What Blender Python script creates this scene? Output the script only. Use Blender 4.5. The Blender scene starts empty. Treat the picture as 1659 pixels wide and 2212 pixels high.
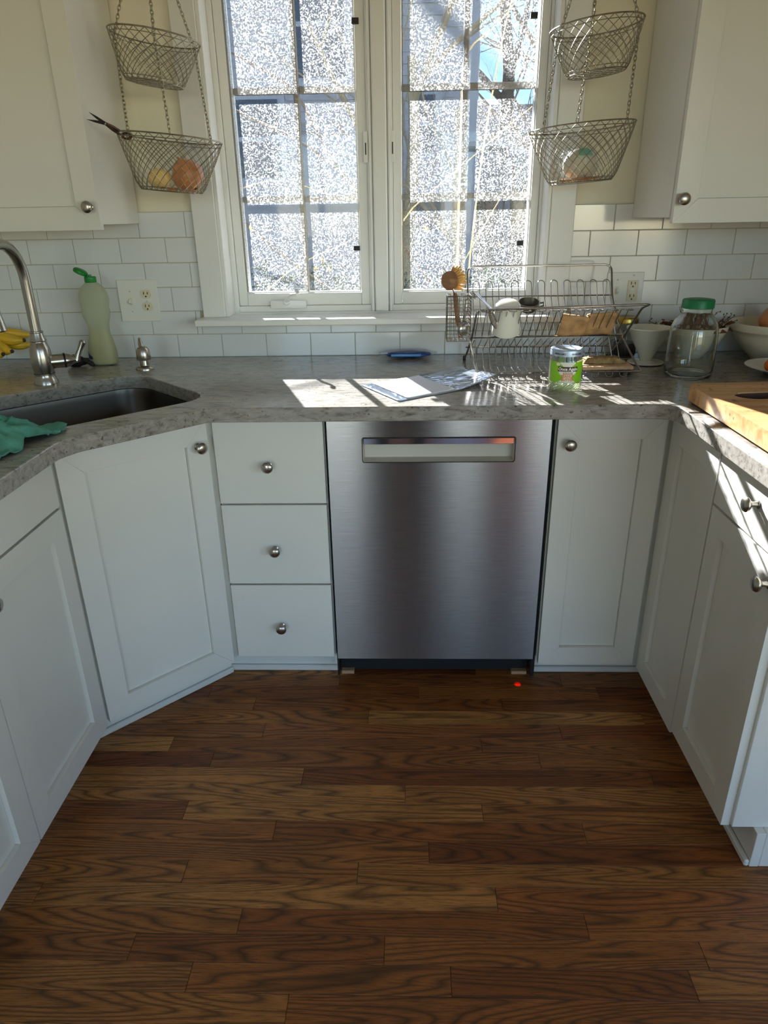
import bpy, bmesh, math, random
from mathutils import Vector, Matrix, noise as mnoise
R = math.radians
sc = bpy.context.scene
COL = sc.collection

# ------------------------------------------------------------------ camera, world, sun, exposure
F_PX, CAM = 1490.53, Vector((-0.0875, -2.4128, 1.3569))
YAW, PITCH, ROLL = -0.0345, 0.4052, -0.0173
_fw = Vector((math.sin(YAW)*math.cos(PITCH), math.cos(YAW)*math.cos(PITCH), -math.sin(PITCH)))
_rt = Vector((math.cos(YAW), -math.sin(YAW), 0)); _up = _rt.cross(_fw)
_r2 = math.cos(ROLL)*_rt + math.sin(ROLL)*_up; _u2 = -math.sin(ROLL)*_rt + math.cos(ROLL)*_up
cd = bpy.data.cameras.new('camera'); cam = bpy.data.objects.new('camera', cd); COL.objects.link(cam)
M = Matrix((_r2, _u2, -_fw)).transposed().to_4x4(); M.translation = CAM
cam.matrix_world = M
cd.sensor_fit = 'HORIZONTAL'; cd.sensor_width = 36.0; cd.lens = F_PX/1659*36.0
cd.clip_start = 0.02; cd.clip_end = 300
sc.camera = cam

def PX(u, v, ax, val):
    """photo pixel -> point on the plane ax = val"""
    d = _fw + _r2*((u-829.5)/F_PX) - _u2*((v-1106)/F_PX)
    i = 'xyz'.index(ax); t = (val-CAM[i])/d[i]
    return CAM + d*t

SUN_D = Vector((0.338, -1.0, -0.478)).normalized()      # direction the light travels
w = bpy.data.worlds.new('sky'); sc.world = w; w.use_nodes = True
nt = w.node_tree; nt.nodes.clear()
sky = nt.nodes.new('ShaderNodeTexSky'); sky.sky_type = 'NISHITA'; sky.sun_disc = False
sky.sun_elevation = R(24.4); sky.sun_rotation = math.atan2(-SUN_D.x, -SUN_D.y)
sky.air_density = 1.0; sky.dust_density = 0.0; sky.ozone_density = 2.5
bg = nt.nodes.new('ShaderNodeBackground'); bg.inputs[1].default_value = 0.28
out = nt.nodes.new('ShaderNodeOutputWorld')
nt.links.new(sky.outputs[0], bg.inputs[0]); nt.links.new(bg.outputs[0], out.inputs[0])
sl = bpy.data.lights.new('sun', 'SUN'); sun = bpy.data.objects.new('sun', sl); COL.objects.link(sun)
sl.energy = 58.0; sl.angle = R(0.53); sl.color = (1.0, 0.93, 0.82)
sun.rotation_euler = SUN_D.to_track_quat('-Z', 'Y').to_euler(); sun.location = -SUN_D*20
def portal(name, loc, rot, sx, sy):
    l = bpy.data.lights.new(name, 'AREA'); l.shape = 'RECTANGLE'; l.size = sx; l.size_y = sy
    l.cycles.is_portal = True
    o = bpy.data.objects.new(name, l); COL.objects.link(o); o.location = loc; o.rotation_euler = rot
    o['kind'] = 'helper'
portal('sky_portal_window', (-.16, .23, 1.58), (R(-90), 0, 0), 1.08, 1.06)
portal('sky_portal_door', (-.9, -4.81, 1.07), (R(90), 0, 0), 1.0, 2.15)
portal('sky_portal_rear', (1.35, -4.81, 1.2), (R(90), 0, 0), 2.3, 1.9)
portal('sky_portal_side', (2.72, -3.35, 1.35), (0, R(90), 0), 1.5, 1.3)
vs = sc.view_settings
vs.view_transform = 'Standard'; vs.look = 'None'; vs.gamma = 1.0; vs.use_curve_mapping = False
vs.exposure = 1.72
sc.cycles.use_denoising = True
sc.cycles.max_bounces = 12; sc.cycles.diffuse_bounces = 6; sc.cycles.glossy_bounces = 6
sc.cycles.transparent_max_bounces = 32
sc.cycles.sample_clamp_indirect = 6.0
sc.cycles.caustics_reflective = False; sc.cycles.caustics_refractive = False

# ------------------------------------------------------------------ materials
MATS = {}
def srgb(r, g=None, b=None):
    if g is None: r, g, b = r
    f = lambda c: c/12.92 if c <= .04045 else ((c+.055)/1.055)**2.4
    return (f(r/255), f(g/255), f(b/255), 1)
def base_mat(name):
    m = bpy.data.materials.new(name); m.use_nodes = True
    nt = m.node_tree; b = nt.nodes['Principled BSDF']
    MATS[name] = m
    return m, nt, b
def N(nt, t, **kw):
    n = nt.nodes.new(t)
    for k, v in kw.items():
        if k.startswith('i_'):
            key = k[2:]; key = int(key) if key.isdigit() else key.replace('_', ' ')
            n.inputs[key].default_value = v
        else: setattr(n, k, v)
    return n
def ramp(nt, stops, interp='LINEAR'):
    n = nt.nodes.new('ShaderNodeValToRGB'); cr = n.color_ramp; cr.interpolation = interp
    while len(cr.elements) < len(stops): cr.elements.new(.5)
    for e, (p, c) in zip(cr.elements, stops): e.position = p; e.color = c
    return n
def plain(name, col, rough=.5, metal=0.0, spec=.5, bump=0.0, bscale=60, var=0.0, vscale=8, coat=0.0, aniso=0.0, stretch=None, trans=0.0, sss=0.0):
    """colour with a slight noise variation and fine relief"""
    m, nt, b = base_mat(name); L = nt.links.new
    b.inputs['Roughness'].default_value = rough; b.inputs['Metallic'].default_value = metal
    b.inputs['Specular IOR Level'].default_value = spec; b.inputs['Coat Weight'].default_value = coat
    b.inputs['Anisotropic'].default_value = aniso
    if trans: b.inputs['Transmission Weight'].default_value = trans
    if sss:
        b.inputs['Subsurface Weight'].default_value = sss; b.inputs['Subsurface Radius'].default_value = (.01, .006, .003)
    tc = N(nt, 'ShaderNodeTexCoord'); mp = N(nt, 'ShaderNodeMapping')
    if stretch: mp.inputs['Scale'].default_value = stretch
    L(tc.outputs['Object'], mp.inputs[0])
    v = var if var else .03
    nz = N(nt, 'ShaderNodeTexNoise', i_Scale=vscale, i_Detail=4.0); L(mp.outputs[0], nz.inputs['Vector'])
    c = Vector(col[:3]); lo = [max(0, x*(1-v)) for x in c]+[1]; hi = [min(1, x*(1+v)) for x in c]+[1]
    rp = ramp(nt, [(.3, lo), (.7, hi)]); L(nz.outputs[0], rp.inputs[0]); L(rp.outputs[0], b.inputs['Base Color'])
    if bump:
        n2 = N(nt, 'ShaderNodeTexNoise', i_Scale=bscale, i_Detail=3.0); L(mp.outputs[0], n2.inputs['Vector'])
        bp = N(nt, 'ShaderNodeBump', i_Strength=bump, i_Distance=.002); L(n2.outputs[0], bp.inputs['Height']); L(bp.outputs[0], b.inputs['Normal'])
    return m
plain('paint', srgb(222, 220, 212), .34, spec=.45, bump=.04, bscale=220, var=.012)
plain('paint_window', srgb(226, 226, 222), .38, bump=.05, bscale=120, var=.02)
plain('wall_cream', srgb(230, 224, 202), .7, bump=.12, bscale=160, var=.02)
plain('ceiling_white', srgb(235, 233, 226), .8, bump=.1)
plain('wall_room', srgb(226, 222, 210), .8, bump=.1)
plain('tile', srgb(222, 224, 224), .10, spec=.55, bump=.03, bscale=18, var=.02, vscale=5)
plain('grout', srgb(186, 178, 152), .9, bump=.3, bscale=400, var=.1)
plain('nickel', srgb(176, 170, 160), .26, 1.0, bump=.05, bscale=300)
plain('chrome', srgb(225, 225, 228), .08, 1.0)
plain('steel_wire', srgb(168, 165, 160), .2, 1.0)
plain('wire_dull', srgb(150, 142, 122), .42, 1.0, var=.2, vscale=60)
plain('steel_sink', srgb(112, 105, 95), .33, 1.0, bump=.05, bscale=200)
plain('faucet_steel', srgb(168, 164, 156), .24, 1.0, bump=.04, bscale=260)
plain('black_rubber', srgb(22, 21, 22), .6, bump=.3)
plain('black_metal', srgb(30, 28, 30), .45, .6)
plain('pocket_grey', srgb(196, 190, 178), .55)
plain('gap_dark', srgb(14, 13, 14), .7)
plain('plate_white', srgb(228, 227, 220), .35, var=.01)
plain('ivory', srgb(222, 212, 180), .4)
plain('slot', srgb(40, 36, 30), .6)
plain('slot_shade', srgb(74, 44, 24), .6, var=.2, vscale=20)  # board wood darkened to paint in the shade inside the slot
plain('shim_wood', srgb(176, 142, 104), .7, bump=.3, stretch=(1, 8, 8), var=.2, vscale=20)
plain('green_cap', srgb(22, 132, 48), .35)
plain('green_lid', srgb(0, 118, 66), .42, bump=.05)
plain('banana', srgb(222, 178, 40), .45, var=.18, vscale=14, bump=.05)
plain('banana_tip', srgb(70, 50, 28), .7)
plain('cloth_green', srgb(84, 150, 132), .95, bump=.9, bscale=420, var=.22, vscale=30)
plain('mug_white', srgb(232, 228, 212), .3, var=.015)
plain('dripper_white', srgb(226, 226, 212), .22)
plain('bowl_cream', srgb(222, 214, 192), .3, var=.03)
plain('bowl_dark', srgb(70, 66, 52), .3, var=.3, vscale=30)
plain('bread', srgb(190, 150, 104), .9, bump=.8, bscale=160, var=.3, vscale=40)
plain('sponge', srgb(158, 130, 86), .95, bump=1.0, bscale=300, var=.35, vscale=70)
plain('sponge_top', srgb(196, 160, 122), .95, bump=.6, bscale=300, var=.15, vscale=60)
plain('brush_wood', srgb(142, 100, 62), .6, bump=.15, stretch=(1, 1, 6), var=.2, vscale=25)
plain('bristle', srgb(228, 178, 100), .8, var=.2, vscale=90)
plain('onion', srgb(204, 136, 84), .32, var=.25, vscale=10, stretch=(3, 3, .6))
plain('onion_skin', srgb(214, 138, 70), .5, var=.3, vscale=30)
plain('onion_cut', srgb(232, 198, 128), .5, var=.12, vscale=24)
plain('garlic', srgb(228, 214, 184), .5, var=.1, vscale=20)
plain('net_label', srgb(120, 176, 158), .4)
plain('tomato_orange', srgb(226, 116, 18), .22, var=.1, vscale=25)
plain('tomato_green', srgb(168, 186, 50), .22, var=.15, vscale=25)
plain('stem_green', srgb(70, 92, 36), .6)
plain('dried', srgb(92, 66, 40), .9, var=.4, vscale=40, bump=.4)
plain('dried_leaf', srgb(120, 78, 46), .8, var=.35, vscale=30)
plain('gold_lid', srgb(176, 150, 76), .3, 1.0)
plain('jam', srgb(70, 18, 16), .25)
plain('rust_scissor', srgb(92, 66, 52), .5, .8, var=.35, vscale=90)
plain('scissor_blade', srgb(58, 54, 52), .4, .9)
plain('label_green', srgb(134, 196, 24), .4, var=.05)
plain('label_white', srgb(228, 226, 214), .45)
plain('label_brown', srgb(74, 48, 36), .45)
plain('label_tan', srgb(186, 118, 62), .45)
plain('print_white', srgb(245, 244, 238), .5)
plain('print_orange', srgb(226, 122, 48), .5)
plain('print_black', srgb(30, 30, 34), .5)
plain('lid_silver', srgb(176, 190, 208), .35, .55)
plain('bag_blue', srgb(28, 62, 132), .3, var=.3, vscale=30)
plain('bag_blue_light', srgb(84, 160, 218), .3)
plain('bottle_label', srgb(36, 58, 96), .4)
plain('shirt_dark', srgb(58, 44, 58), .9, var=.1)
plain('trousers_dark', srgb(40, 42, 54), .9, var=.1)
plain('skin', srgb(190, 140, 112), .6)
plain('hair', srgb(52, 38, 28), .8)
plain('phone_black', srgb(20, 20, 22), .3)
plain('door_oak', srgb(178, 118, 66), .5, bump=.2, stretch=(6, 6, 1), var=.2, vscale=6)
plain('siding', srgb(196, 200, 208), .8, var=.06)
plain('house_trim', srgb(206, 212, 222), .7)
plain('house_glass', srgb(70, 84, 104), .12)
plain('roof_grey', srgb(84, 82, 84), .9, var=.2, vscale=20)
plain('bark', srgb(126, 108, 88), .9, bump=.8, bscale=40, var=.25, vscale=12, stretch=(1, 1, .2))
plain('bark_pale', srgb(196, 180, 146), .85, bump=.4, var=.15, vscale=30)
plain('lawn', srgb(92, 88, 72), .95, bump=.6, bscale=60, var=.35, vscale=3)
plain('far_wall', srgb(140, 124, 104), .85, var=.1)
plain('fence_wood', srgb(118, 110, 100), .9, var=.25, vscale=5)
plain('deck_wood', srgb(150, 150, 156), .8, var=.15)

def leaf_mat(name, col):
    m, nt, b = base_mat(name); L = nt.links.new
    b.inputs['Base Color'].default_value = col; b.inputs['Roughness'].default_value = .6
    tr = N(nt, 'ShaderNodeBsdfTranslucent'); tr.inputs[0].default_value = col
    mx = N(nt, 'ShaderNodeMixShader', i_Fac=.45); L(b.outputs[0], mx.inputs[1]); L(tr.outputs[0], mx.inputs[2])
    L(mx.outputs[0], nt.nodes['Material Output'].inputs[0])
leaf_mat('leaf_green', srgb(104, 134, 92)); leaf_mat('leaf_yellow', srgb(232, 190, 60))

def thin_glass(name, tint, gloss_col=(1, 1, 1, 1), rough=.02, dirt=None, edge=.55, base=.035):
    """clear sheet: mostly see-through, mirror-like at grazing angles; dirt = (scale, threshold lo, hi, amount)"""
    m, nt, b = base_mat(name); L = nt.links.new; nt.nodes.remove(b)
    o = nt.nodes['Material Output']
    tr = N(nt, 'ShaderNodeBsdfTransparent'); tr.inputs[0].default_value = tint
    gl = N(nt, 'ShaderNodeBsdfGlossy'); gl.inputs[0].default_value = gloss_col; gl.inputs['Roughness'].default_value = rough
    lw = N(nt, 'ShaderNodeLayerWeight', i_Blend=.5); pw = N(nt, 'ShaderNodeMath', operation='POWER', i_1=4.0); L(lw.outputs['Facing'], pw.inputs[0])
    fr = N(nt, 'ShaderNodeMath', operation='MULTIPLY_ADD', i_1=edge, i_2=base); L(pw.outputs[0], fr.inputs[0])
    mx = N(nt, 'ShaderNodeMixShader'); L(fr.outputs[0], mx.inputs[0]); L(tr.outputs[0], mx.inputs[1]); L(gl.outputs[0], mx.inputs[2])
    if dirt is None:
        L(mx.outputs[0], o.inputs[0]); return m
    scale, lo, hi, amt = dirt
    tc = N(nt, 'ShaderNodeTexCoord')
    n1 = N(nt, 'ShaderNodeTexNoise', i_Scale=scale, i_Detail=3.0, i_Roughness=.6); L(tc.outputs['Object'], n1.inputs['Vector'])
    r1 = ramp(nt, [(lo, (0, 0, 0, 1)), (hi, (1, 1, 1, 1))]); L(n1.outputs[0], r1.inputs[0])
    # larger streaky patches of more and less dirt (rain runs are vertical)
    mp = N(nt, 'ShaderNodeMapping'); mp.inputs['Scale'].default_value = (9, 9, 1.6); L(tc.outputs['Object'], mp.inputs[0])
    n2 = N(nt, 'ShaderNodeTexNoise', i_Scale=1.6, i_Detail=4.0); L(mp.outputs[0], n2.inputs['Vector'])
    r2 = ramp(nt, [(.3, (.35, .35, .35, 1)), (.7, (1, 1, 1, 1))]); L(n2.outputs[0], r2.inputs[0])
    mu = N(nt, 'ShaderNodeMath', operation='MULTIPLY'); L(r1.outputs[0], mu.inputs[0]); L(r2.outputs[0], mu.inputs[1])
    m2 = N(nt, 'ShaderNodeMath', operation='MULTIPLY_ADD'); L(mu.outputs[0], m2.inputs[0]); m2.inputs[1].default_value = amt; m2.inputs[2].default_value = .03
    tl = N(nt, 'ShaderNodeBsdfTranslucent'); tl.inputs[0].default_value = (.72, .72, .71, 1)
    m3 = N(nt, 'ShaderNodeMixShader'); L(m2.outputs[0], m3.inputs[0]); L(mx.outputs[0], m3.inputs[1]); L(tl.outputs[0], m3.inputs[2])
    L(m3.outputs[0], o.inputs[0])
    return m
thin_glass('glass_pane', (.41, .43, .46, 1), base=.010)  # grey tint added to dim the outdoors seen through the panes
thin_glass('glass_rear', (.96, .97, .98, 1), base=.02)
thin_glass('glass_dirty', (.93, .94, .95, 1), base=.012, dirt=(240, .49, .58, .27))
thin_glass('jar_glass', (.90, .92, .90, 1), edge=.95)
thin_glass('jar_green_tint', (.95, .97, .90, 1), edge=.9)
thin_glass('clear_plastic', (.93, .95, .98, 1), rough=.12)

m_, nt_, b_ = base_mat('thick_glass')
b_.inputs['Base Color'].default_value = (.93, .96, .94, 1); b_.inputs['Roughness'].default_value = .02; b_.inputs['IOR'].default_value = 1.46; b_.inputs['Transmission Weight'].default_value = 1.0
def mailer():
    m, nt, b = base_mat('mailer_film'); L = nt.links.new
    b.inputs['Metallic'].default_value = .75; b.inputs['Base Color'].default_value = srgb(196, 206, 222); b.inputs['Roughness'].default_value = .14
    tc = N(nt, 'ShaderNodeTexCoord'); nz = N(nt, 'ShaderNodeTexNoise', i_Scale=14.0, i_Detail=1.5, i_Distortion=2.5); L(tc.outputs['Object'], nz.inputs['Vector'])
    bp = N(nt, 'ShaderNodeBump', i_Strength=.8, i_Distance=.006); L(nz.outputs[0], bp.inputs['Height']); L(bp.outputs[0], b.inputs['Normal'])
mailer()
plain('paper_white', srgb(236, 238, 244), .5, var=.01)

def bottle_plastic():
    m, nt, b = base_mat('bottle_plastic'); L = nt.links.new
    b.inputs['Base Color'].default_value = srgb(206, 210, 190); b.inputs['Roughness'].default_value = .35
    tl = N(nt, 'ShaderNodeBsdfTranslucent'); tl.inputs[0].default_value = srgb(214, 218, 196)
    tr = N(nt, 'ShaderNodeBsdfTransparent'); tr.inputs[0].default_value = (.95, .97, .88, 1)
    m1 = N(nt, 'ShaderNodeMixShader', i_Fac=.45); L(b.outputs[0], m1.inputs[1]); L(tl.outputs[0], m1.inputs[2])
    m2 = N(nt, 'ShaderNodeMixShader', i_Fac=.42); L(m1.outputs[0], m2.inputs[1]); L(tr.outputs[0], m2.inputs[2])
    L(m2.outputs[0], nt.nodes['Material Output'].inputs[0])
bottle_plastic()
plain('soap_liquid', srgb(196, 188, 120), .3)

def stone():
    m, nt, b = base_mat('stone'); L = nt.links.new
    tc = N(nt, 'ShaderNodeTexCoord')
    mp = N(nt, 'ShaderNodeMapping'); mp.inputs['Scale'].default_value = (24, 75, 75); mp.inputs['Rotation'].default_value = (0, 0, R(4)); L(tc.outputs['Object'], mp.inputs[0])
    n1 = N(nt, 'ShaderNodeTexNoise', i_Scale=1.0, i_Detail=6.0, i_Roughness=.65, i_Distortion=.6); L(mp.outputs[0], n1.inputs['Vector'])
    r1 = ramp(nt, [(.30, srgb(96, 90, 84)), (.45, srgb(150, 145, 137)), (.60, srgb(168, 163, 155)), (.75, srgb(182, 176, 168))]); L(n1.outputs[0], r1.inputs[0])
    n2 = N(nt, 'ShaderNodeTexNoise', i_Scale=3.2, i_Detail=3.0); L(tc.outputs['Object'], n2.inputs['Vector'])
    r2 = ramp(nt, [(.3, (.88, .86, .83, 1)), (.7, (1, 1, 1, 1))]); L(n2.outputs[0], r2.inputs[0])
    mx = N(nt, 'ShaderNodeMix', data_type='RGBA', blend_type='MULTIPLY'); mx.inputs[0].default_value = 1; L(r1.outputs[0], mx.inputs[6]); L(r2.outputs[0], mx.inputs[7])
    n3 = N(nt, 'ShaderNodeTexNoise', i_Scale=120.0, i_Detail=1.0); L(tc.outputs['Object'], n3.inputs['Vector'])
    r3 = ramp(nt, [(.27, (.22, .2, .18, 1)), (.31, (1, 1, 1, 1))]); L(n3.outputs[0], r3.inputs[0])
    m2 = N(nt, 'ShaderNodeMix', data_type='RGBA', blend_type='MULTIPLY'); m2.inputs[0].default_value = .8; L(mx.outputs[2], m2.inputs[6]); L(r3.outputs[0], m2.inputs[7])
    L(m2.outputs[2], b.inputs['Base Color'])
    b.inputs['Roughness'].default_value = .16; b.inputs['Specular IOR Level'].default_value = .5
stone()

def oak():
    """stained oak strip: contour lines of a stretched noise give the cathedral grain"""
    m, nt, b = base_mat('oak_floor'); L = nt.links.new
    tc = N(nt, 'ShaderNodeTexCoord'); oi = N(nt, 'ShaderNodeObjectInfo')
    off = N(nt, 'ShaderNodeVectorMath', operation='SCALE'); off.inputs[0].default_value = (37.0, 91.0, 53.0); L(oi.outputs['Random'], off.inputs['Scale'])
    ad = N(nt, 'ShaderNodeVectorMath', operation='ADD'); L(tc.outputs['Object'], ad.inputs[0]); L(off.outputs[0], ad.inputs[1])
    mp = N(nt, 'ShaderNodeMapping'); mp.inputs['Scale'].default_value = (1.05, 12, 8); L(ad.outputs[0], mp.inputs[0])
    n1 = N(nt, 'ShaderNodeTexNoise', i_Scale=1.0, i_Detail=1.6, i_Roughness=.38, i_Distortion=.15); L(mp.outputs[0], n1.inputs['Vector'])
    mul = N(nt, 'ShaderNodeMath', operation='MULTIPLY', i_1=26.0); L(n1.outputs[0], mul.inputs[0])
    fr = N(nt, 'ShaderNodeMath', operation='FRACT'); L(mul.outputs[0], fr.inputs[0])
    lines = ramp(nt, [(0, (.12, .12, .12, 1)), (.22, (.75, .75, .75, 1)), (.5, (1, 1, 1, 1)), (.8, (.72, .72, .72, 1)), (1, (.2, .2, .2, 1))]); L(fr.outputs[0], lines.inputs[0])
    mp2 = N(nt, 'ShaderNodeMapping'); mp2.inputs['Scale'].default_value = (26, 520, 100); L(ad.outputs[0], mp2.inputs[0])
    n2 = N(nt, 'ShaderNodeTexNoise', i_Scale=1.0, i_Detail=3.0, i_Roughness=.6); L(mp2.outputs[0], n2.inputs['Vector'])
    pores = ramp(nt, [(.34, (.35, .35, .35, 1)), (.52, (1, 1, 1, 1))]); L(n2.outputs[0], pores.inputs[0])
    n3 = N(nt, 'ShaderNodeTexNoise', i_Scale=4.0, i_Detail=3.0); L(ad.outputs[0], n3.inputs['Vector'])
    # per-plank stain tone
    tone = ramp(nt, [(0, srgb(142, 76, 32)), (.25, srgb(190, 122, 58)), (.5, srgb(160, 94, 42)), (.75, srgb(212, 148, 78)), (.9, srgb(184, 116, 54)), (1, srgb(164, 84, 42))]); L(oi.outputs['Random'], tone.inputs[0])
    dark = N(nt, 'ShaderNodeMix', data_type='RGBA', blend_type='MIX'); dark.inputs[6].default_value = srgb(40, 24, 16); L(tone.outputs[0], dark.inputs[7])
    a1 = N(nt, 'ShaderNodeMath', operation='MULTIPLY'); L(lines.outputs[0], a1.inputs[0]); L(pores.outputs[0], a1.inputs[1])
    a2 = N(nt, 'ShaderNodeMath', operation='MULTIPLY_ADD', i_1=.85, i_2=.12); L(a1.outputs[0], a2.inputs[0])
    L(a2.outputs[0], dark.inputs[0])
    r3 = ramp(nt, [(.3, (.62, .6, .58, 1)), (.7, (1.0, 1.0, 1.0, 1))]); L(n3.outputs[0], r3.inputs[0])
    mx = N(nt, 'ShaderNodeMix', data_type='RGBA', blend_type='MULTIPLY'); mx.inputs[0].default_value = .8; L(dark.outputs[2], mx.inputs[6]); L(r3.outputs[0], mx.inputs[7])
    L(mx.outputs[2], b.inputs['Base Color'])
    b.inputs['Roughness'].default_value = .42; b.inputs['Specular IOR Level'].default_value = .4
    bp = N(nt, 'ShaderNodeBump', i_Strength=.25, i_Distance=.001); L(a1.outputs[0], bp.inputs['Height']); L(bp.outputs[0], b.inputs['Normal'])
oak()

def board_wood():
    m, nt, b = base_mat('board_wood'); L = nt.links.new
    tc = N(nt, 'ShaderNodeTexCoord'); mp = N(nt, 'ShaderNodeMapping'); mp.inputs['Scale'].default_value = (3, 26, 26); L(tc.outputs['Object'], mp.inputs[0])
    n1 = N(nt, 'ShaderNodeTexNoise', i_Scale=1.5, i_Detail=5.0, i_Distortion=.4); L(mp.outputs[0], n1.inputs['Vector'])
    r1 = ramp(nt, [(.3, srgb(168, 116, 66)), (.55, srgb(204, 158, 104)), (.75, srgb(218, 178, 126))]); L(n1.outputs[0], r1.inputs[0])
    n3 = N(nt, 'ShaderNodeTexNoise', i_Scale=60.0, i_Detail=1.0); L(tc.outputs['Object'], n3.inputs['Vector'])
    r3 = ramp(nt, [(.26, (.25, .18, .12, 1)), (.31, (1, 1, 1, 1))]); L(n3.outputs[0], r3.inputs[0])
    mx = N(nt, 'ShaderNodeMix', data_type='RGBA', blend_type='MULTIPLY'); mx.inputs[0].default_value = .8; L(r1.outputs[0], mx.inputs[6]); L(r3.outputs[0], mx.inputs[7])
    L(mx.outputs[2], b.inputs['Base Color']); b.inputs['Roughness'].default_value = .45
board_wood()

def brushed():
    m, nt, b = base_mat('brushed_steel'); L = nt.links.new
    b.inputs['Metallic'].default_value = 1; b.inputs['Base Color'].default_value = srgb(206, 204, 202); b.inputs['Roughness'].default_value = .235
    b.inputs['Anisotropic'].default_value = 1.0
    tg = N(nt, 'ShaderNodeTangent', direction_type='UV_MAP'); tg.uv_map = 'uv'; L(tg.outputs[0], b.inputs['Tangent'])
    tc = N(nt, 'ShaderNodeTexCoord'); mp = N(nt, 'ShaderNodeMapping'); mp.inputs['Scale'].default_value = (14, 14, 900); L(tc.outputs['Object'], mp.inputs[0])
    n = N(nt, 'ShaderNodeTexNoise', i_Scale=1.0, i_Detail=2.0); L(mp.outputs[0], n.inputs['Vector'])
    r = ramp(nt, [(.3, srgb(150, 150, 152)), (.7, srgb(172, 172, 174))]); L(n.outputs[0], r.inputs[0]); L(r.outputs[0], b.inputs['Base Color'])
brushed()

# ------------------------------------------------------------------ mesh helpers
def add_box(bm, x0, x1, y0, y1, z0, z1, bev=0.0, T=None, seg=1):
    vs = [bm.verts.new(p) for p in ((x0,y0,z0),(x1,y0,z0),(x1,y1,z0),(x0,y1,z0),(x0,y0,z1),(x1,y0,z1),(x1,y1,z1),(x0,y1,z1))]
    fs = [bm.faces.new([vs[i] for i in f]) for f in ((0,3,2,1),(4,5,6,7),(0,1,5,4),(1,2,6,5),(2,3,7,6),(3,0,4,7))]
    if bev:
        es = list({e for f in fs for e in f.edges})
        r = bmesh.ops.bevel(bm, geom=es, offset=bev, segments=seg, affect='EDGES', profile=.5)
        vs = list({v for f in r['faces'] for v in f.verts})
        fs2 = {f for v in vs for f in v.link_faces}; vs = list({v for f in fs2 for v in f.verts})
    if T is not None: bmesh.ops.transform(bm, matrix=T, verts=vs)
    return vs
def add_tube(bm, pts, r, n=8, closed=False, cap=True):
    pts = [Vector(p) for p in pts]; m = len(pts)
    rs = r if isinstance(r, (list, tuple)) else [r]*m
    def tan(i):
        if closed: return (pts[(i+1) % m]-pts[i-1]).normalized()
        return (pts[min(i+1, m-1)]-pts[max(i-1, 0)]).normalized()
    t = tan(0); ref = Vector((0, 0, 1)) if abs(t.z) < .9 else Vector((1, 0, 0))
    u = t.cross(ref).normalized(); rings = []
    for i in range(m):
        t = tan(i); u = (u - t*u.dot(t))
        u = u.normalized() if u.length > 1e-6 else t.orthogonal().normalized()
        v = t.cross(u)
        rings.append([bm.verts.new(pts[i] + (u*math.cos(2*math.pi*k/n) + v*math.sin(2*math.pi*k/n))*rs[i]) for k in range(n)])
    for i in range(m if closed else m-1):
        a, b = rings[i], rings[(i+1) % m]
        for k in range(n): bm.faces.new((a[k], a[(k+1) % n], b[(k+1) % n], b[k]))
    if cap and not closed:
        bm.faces.new(rings[0][::-1]); bm.faces.new(rings[-1])
    return [v for g in rings for v in g]
def add_lathe(bm, prof, n=32, T=None, sx=1, sy=1):
    rings = []
    for r, z in prof:
        if r < 1e-6: rings.append([bm.verts.new((0, 0, z))])
        else: rings.append([bm.verts.new((r*sx*math.cos(2*math.pi*k/n), r*sy*math.sin(2*math.pi*k/n), z)) for k in range(n)])
    for a, b in zip(rings, rings[1:]):
        if len(a) == 1 and len(b) == 1: continue
        for k in range(n):
            k2 = (k+1) % n
            if len(a) == 1: bm.faces.new((a[0], b[k2], b[k]))
            elif len(b) == 1: bm.faces.new((a[k], a[k2], b[0]))
            else: bm.faces.new((a[k], a[k2], b[k2], b[k]))
    vs = [v for g in rings for v in g]
    if T is not None: bmesh.ops.transform(bm, matrix=T, verts=vs)
    return vs
def add_prism(bm, poly, z0, z1, T=None):
    a = [bm.verts.new((x, y, z0)) for x, y in poly]; b = [bm.verts.new((x, y, z1)) for x, y in poly]
    n = len(poly); bm.faces.new(a[::-1]); bm.faces.new(b)
    for k in range(n): bm.faces.new((a[k], a[(k+1) % n], b[(k+1) % n], b[k]))
    if T is not None: bmesh.ops.transform(bm, matrix=T, verts=a+b)
    return a+b
def T3(x, y, z): return Matrix.Translation((x, y, z))
def obj(name, bm, mat, parent=None, angle=35, kind=None, label=None):
    if isinstance(bm, bmesh.types.BMesh):
        bmesh.ops.recalc_face_normals(bm, faces=bm.faces[:])
        me = bpy.data.meshes.new(name); bm.to_mesh(me); bm.free()
        if angle:
            me.polygons.foreach_set('use_smooth', [True]*len(me.polygons)); me.set_sharp_from_angle(angle=R(angle))
        me.materials.append(MATS[mat])
    else: me = bm
    o = bpy.data.objects.new(name, me); COL.objects.link(o)
    if parent is not None:
        o.parent = parent
        if parent.type == 'EMPTY': o.matrix_parent_inverse = Matrix.Translation(-parent.location)
    if kind: o['kind'] = kind
    if label: o['label'] = label
    return o
def tag(o, label, cat, group=None):
    o['label'] = label; o['category'] = cat
    if group: o['group'] = group
    return o
def thing(name, label, cat, loc=(0, 0, 0), group=None):
    o = bpy.data.objects.new(name, None); COL.objects.link(o); o.location = loc; o.empty_display_size = .05
    return tag(o, label, cat, group)
def struct_empty(name, loc=(0, 0, 0)):
    o = bpy.data.objects.new(name, None); COL.objects.link(o); o.location = loc; o['kind'] = 'structure'; return o
def B(): return bmesh.new()
def boxobj(name, b, mat, parent=None, bev=.0, kind=None, label=None):
    bm = B(); add_box(bm, *b, bev); return obj(name, bm, mat, parent, kind=kind, label=label)
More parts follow.
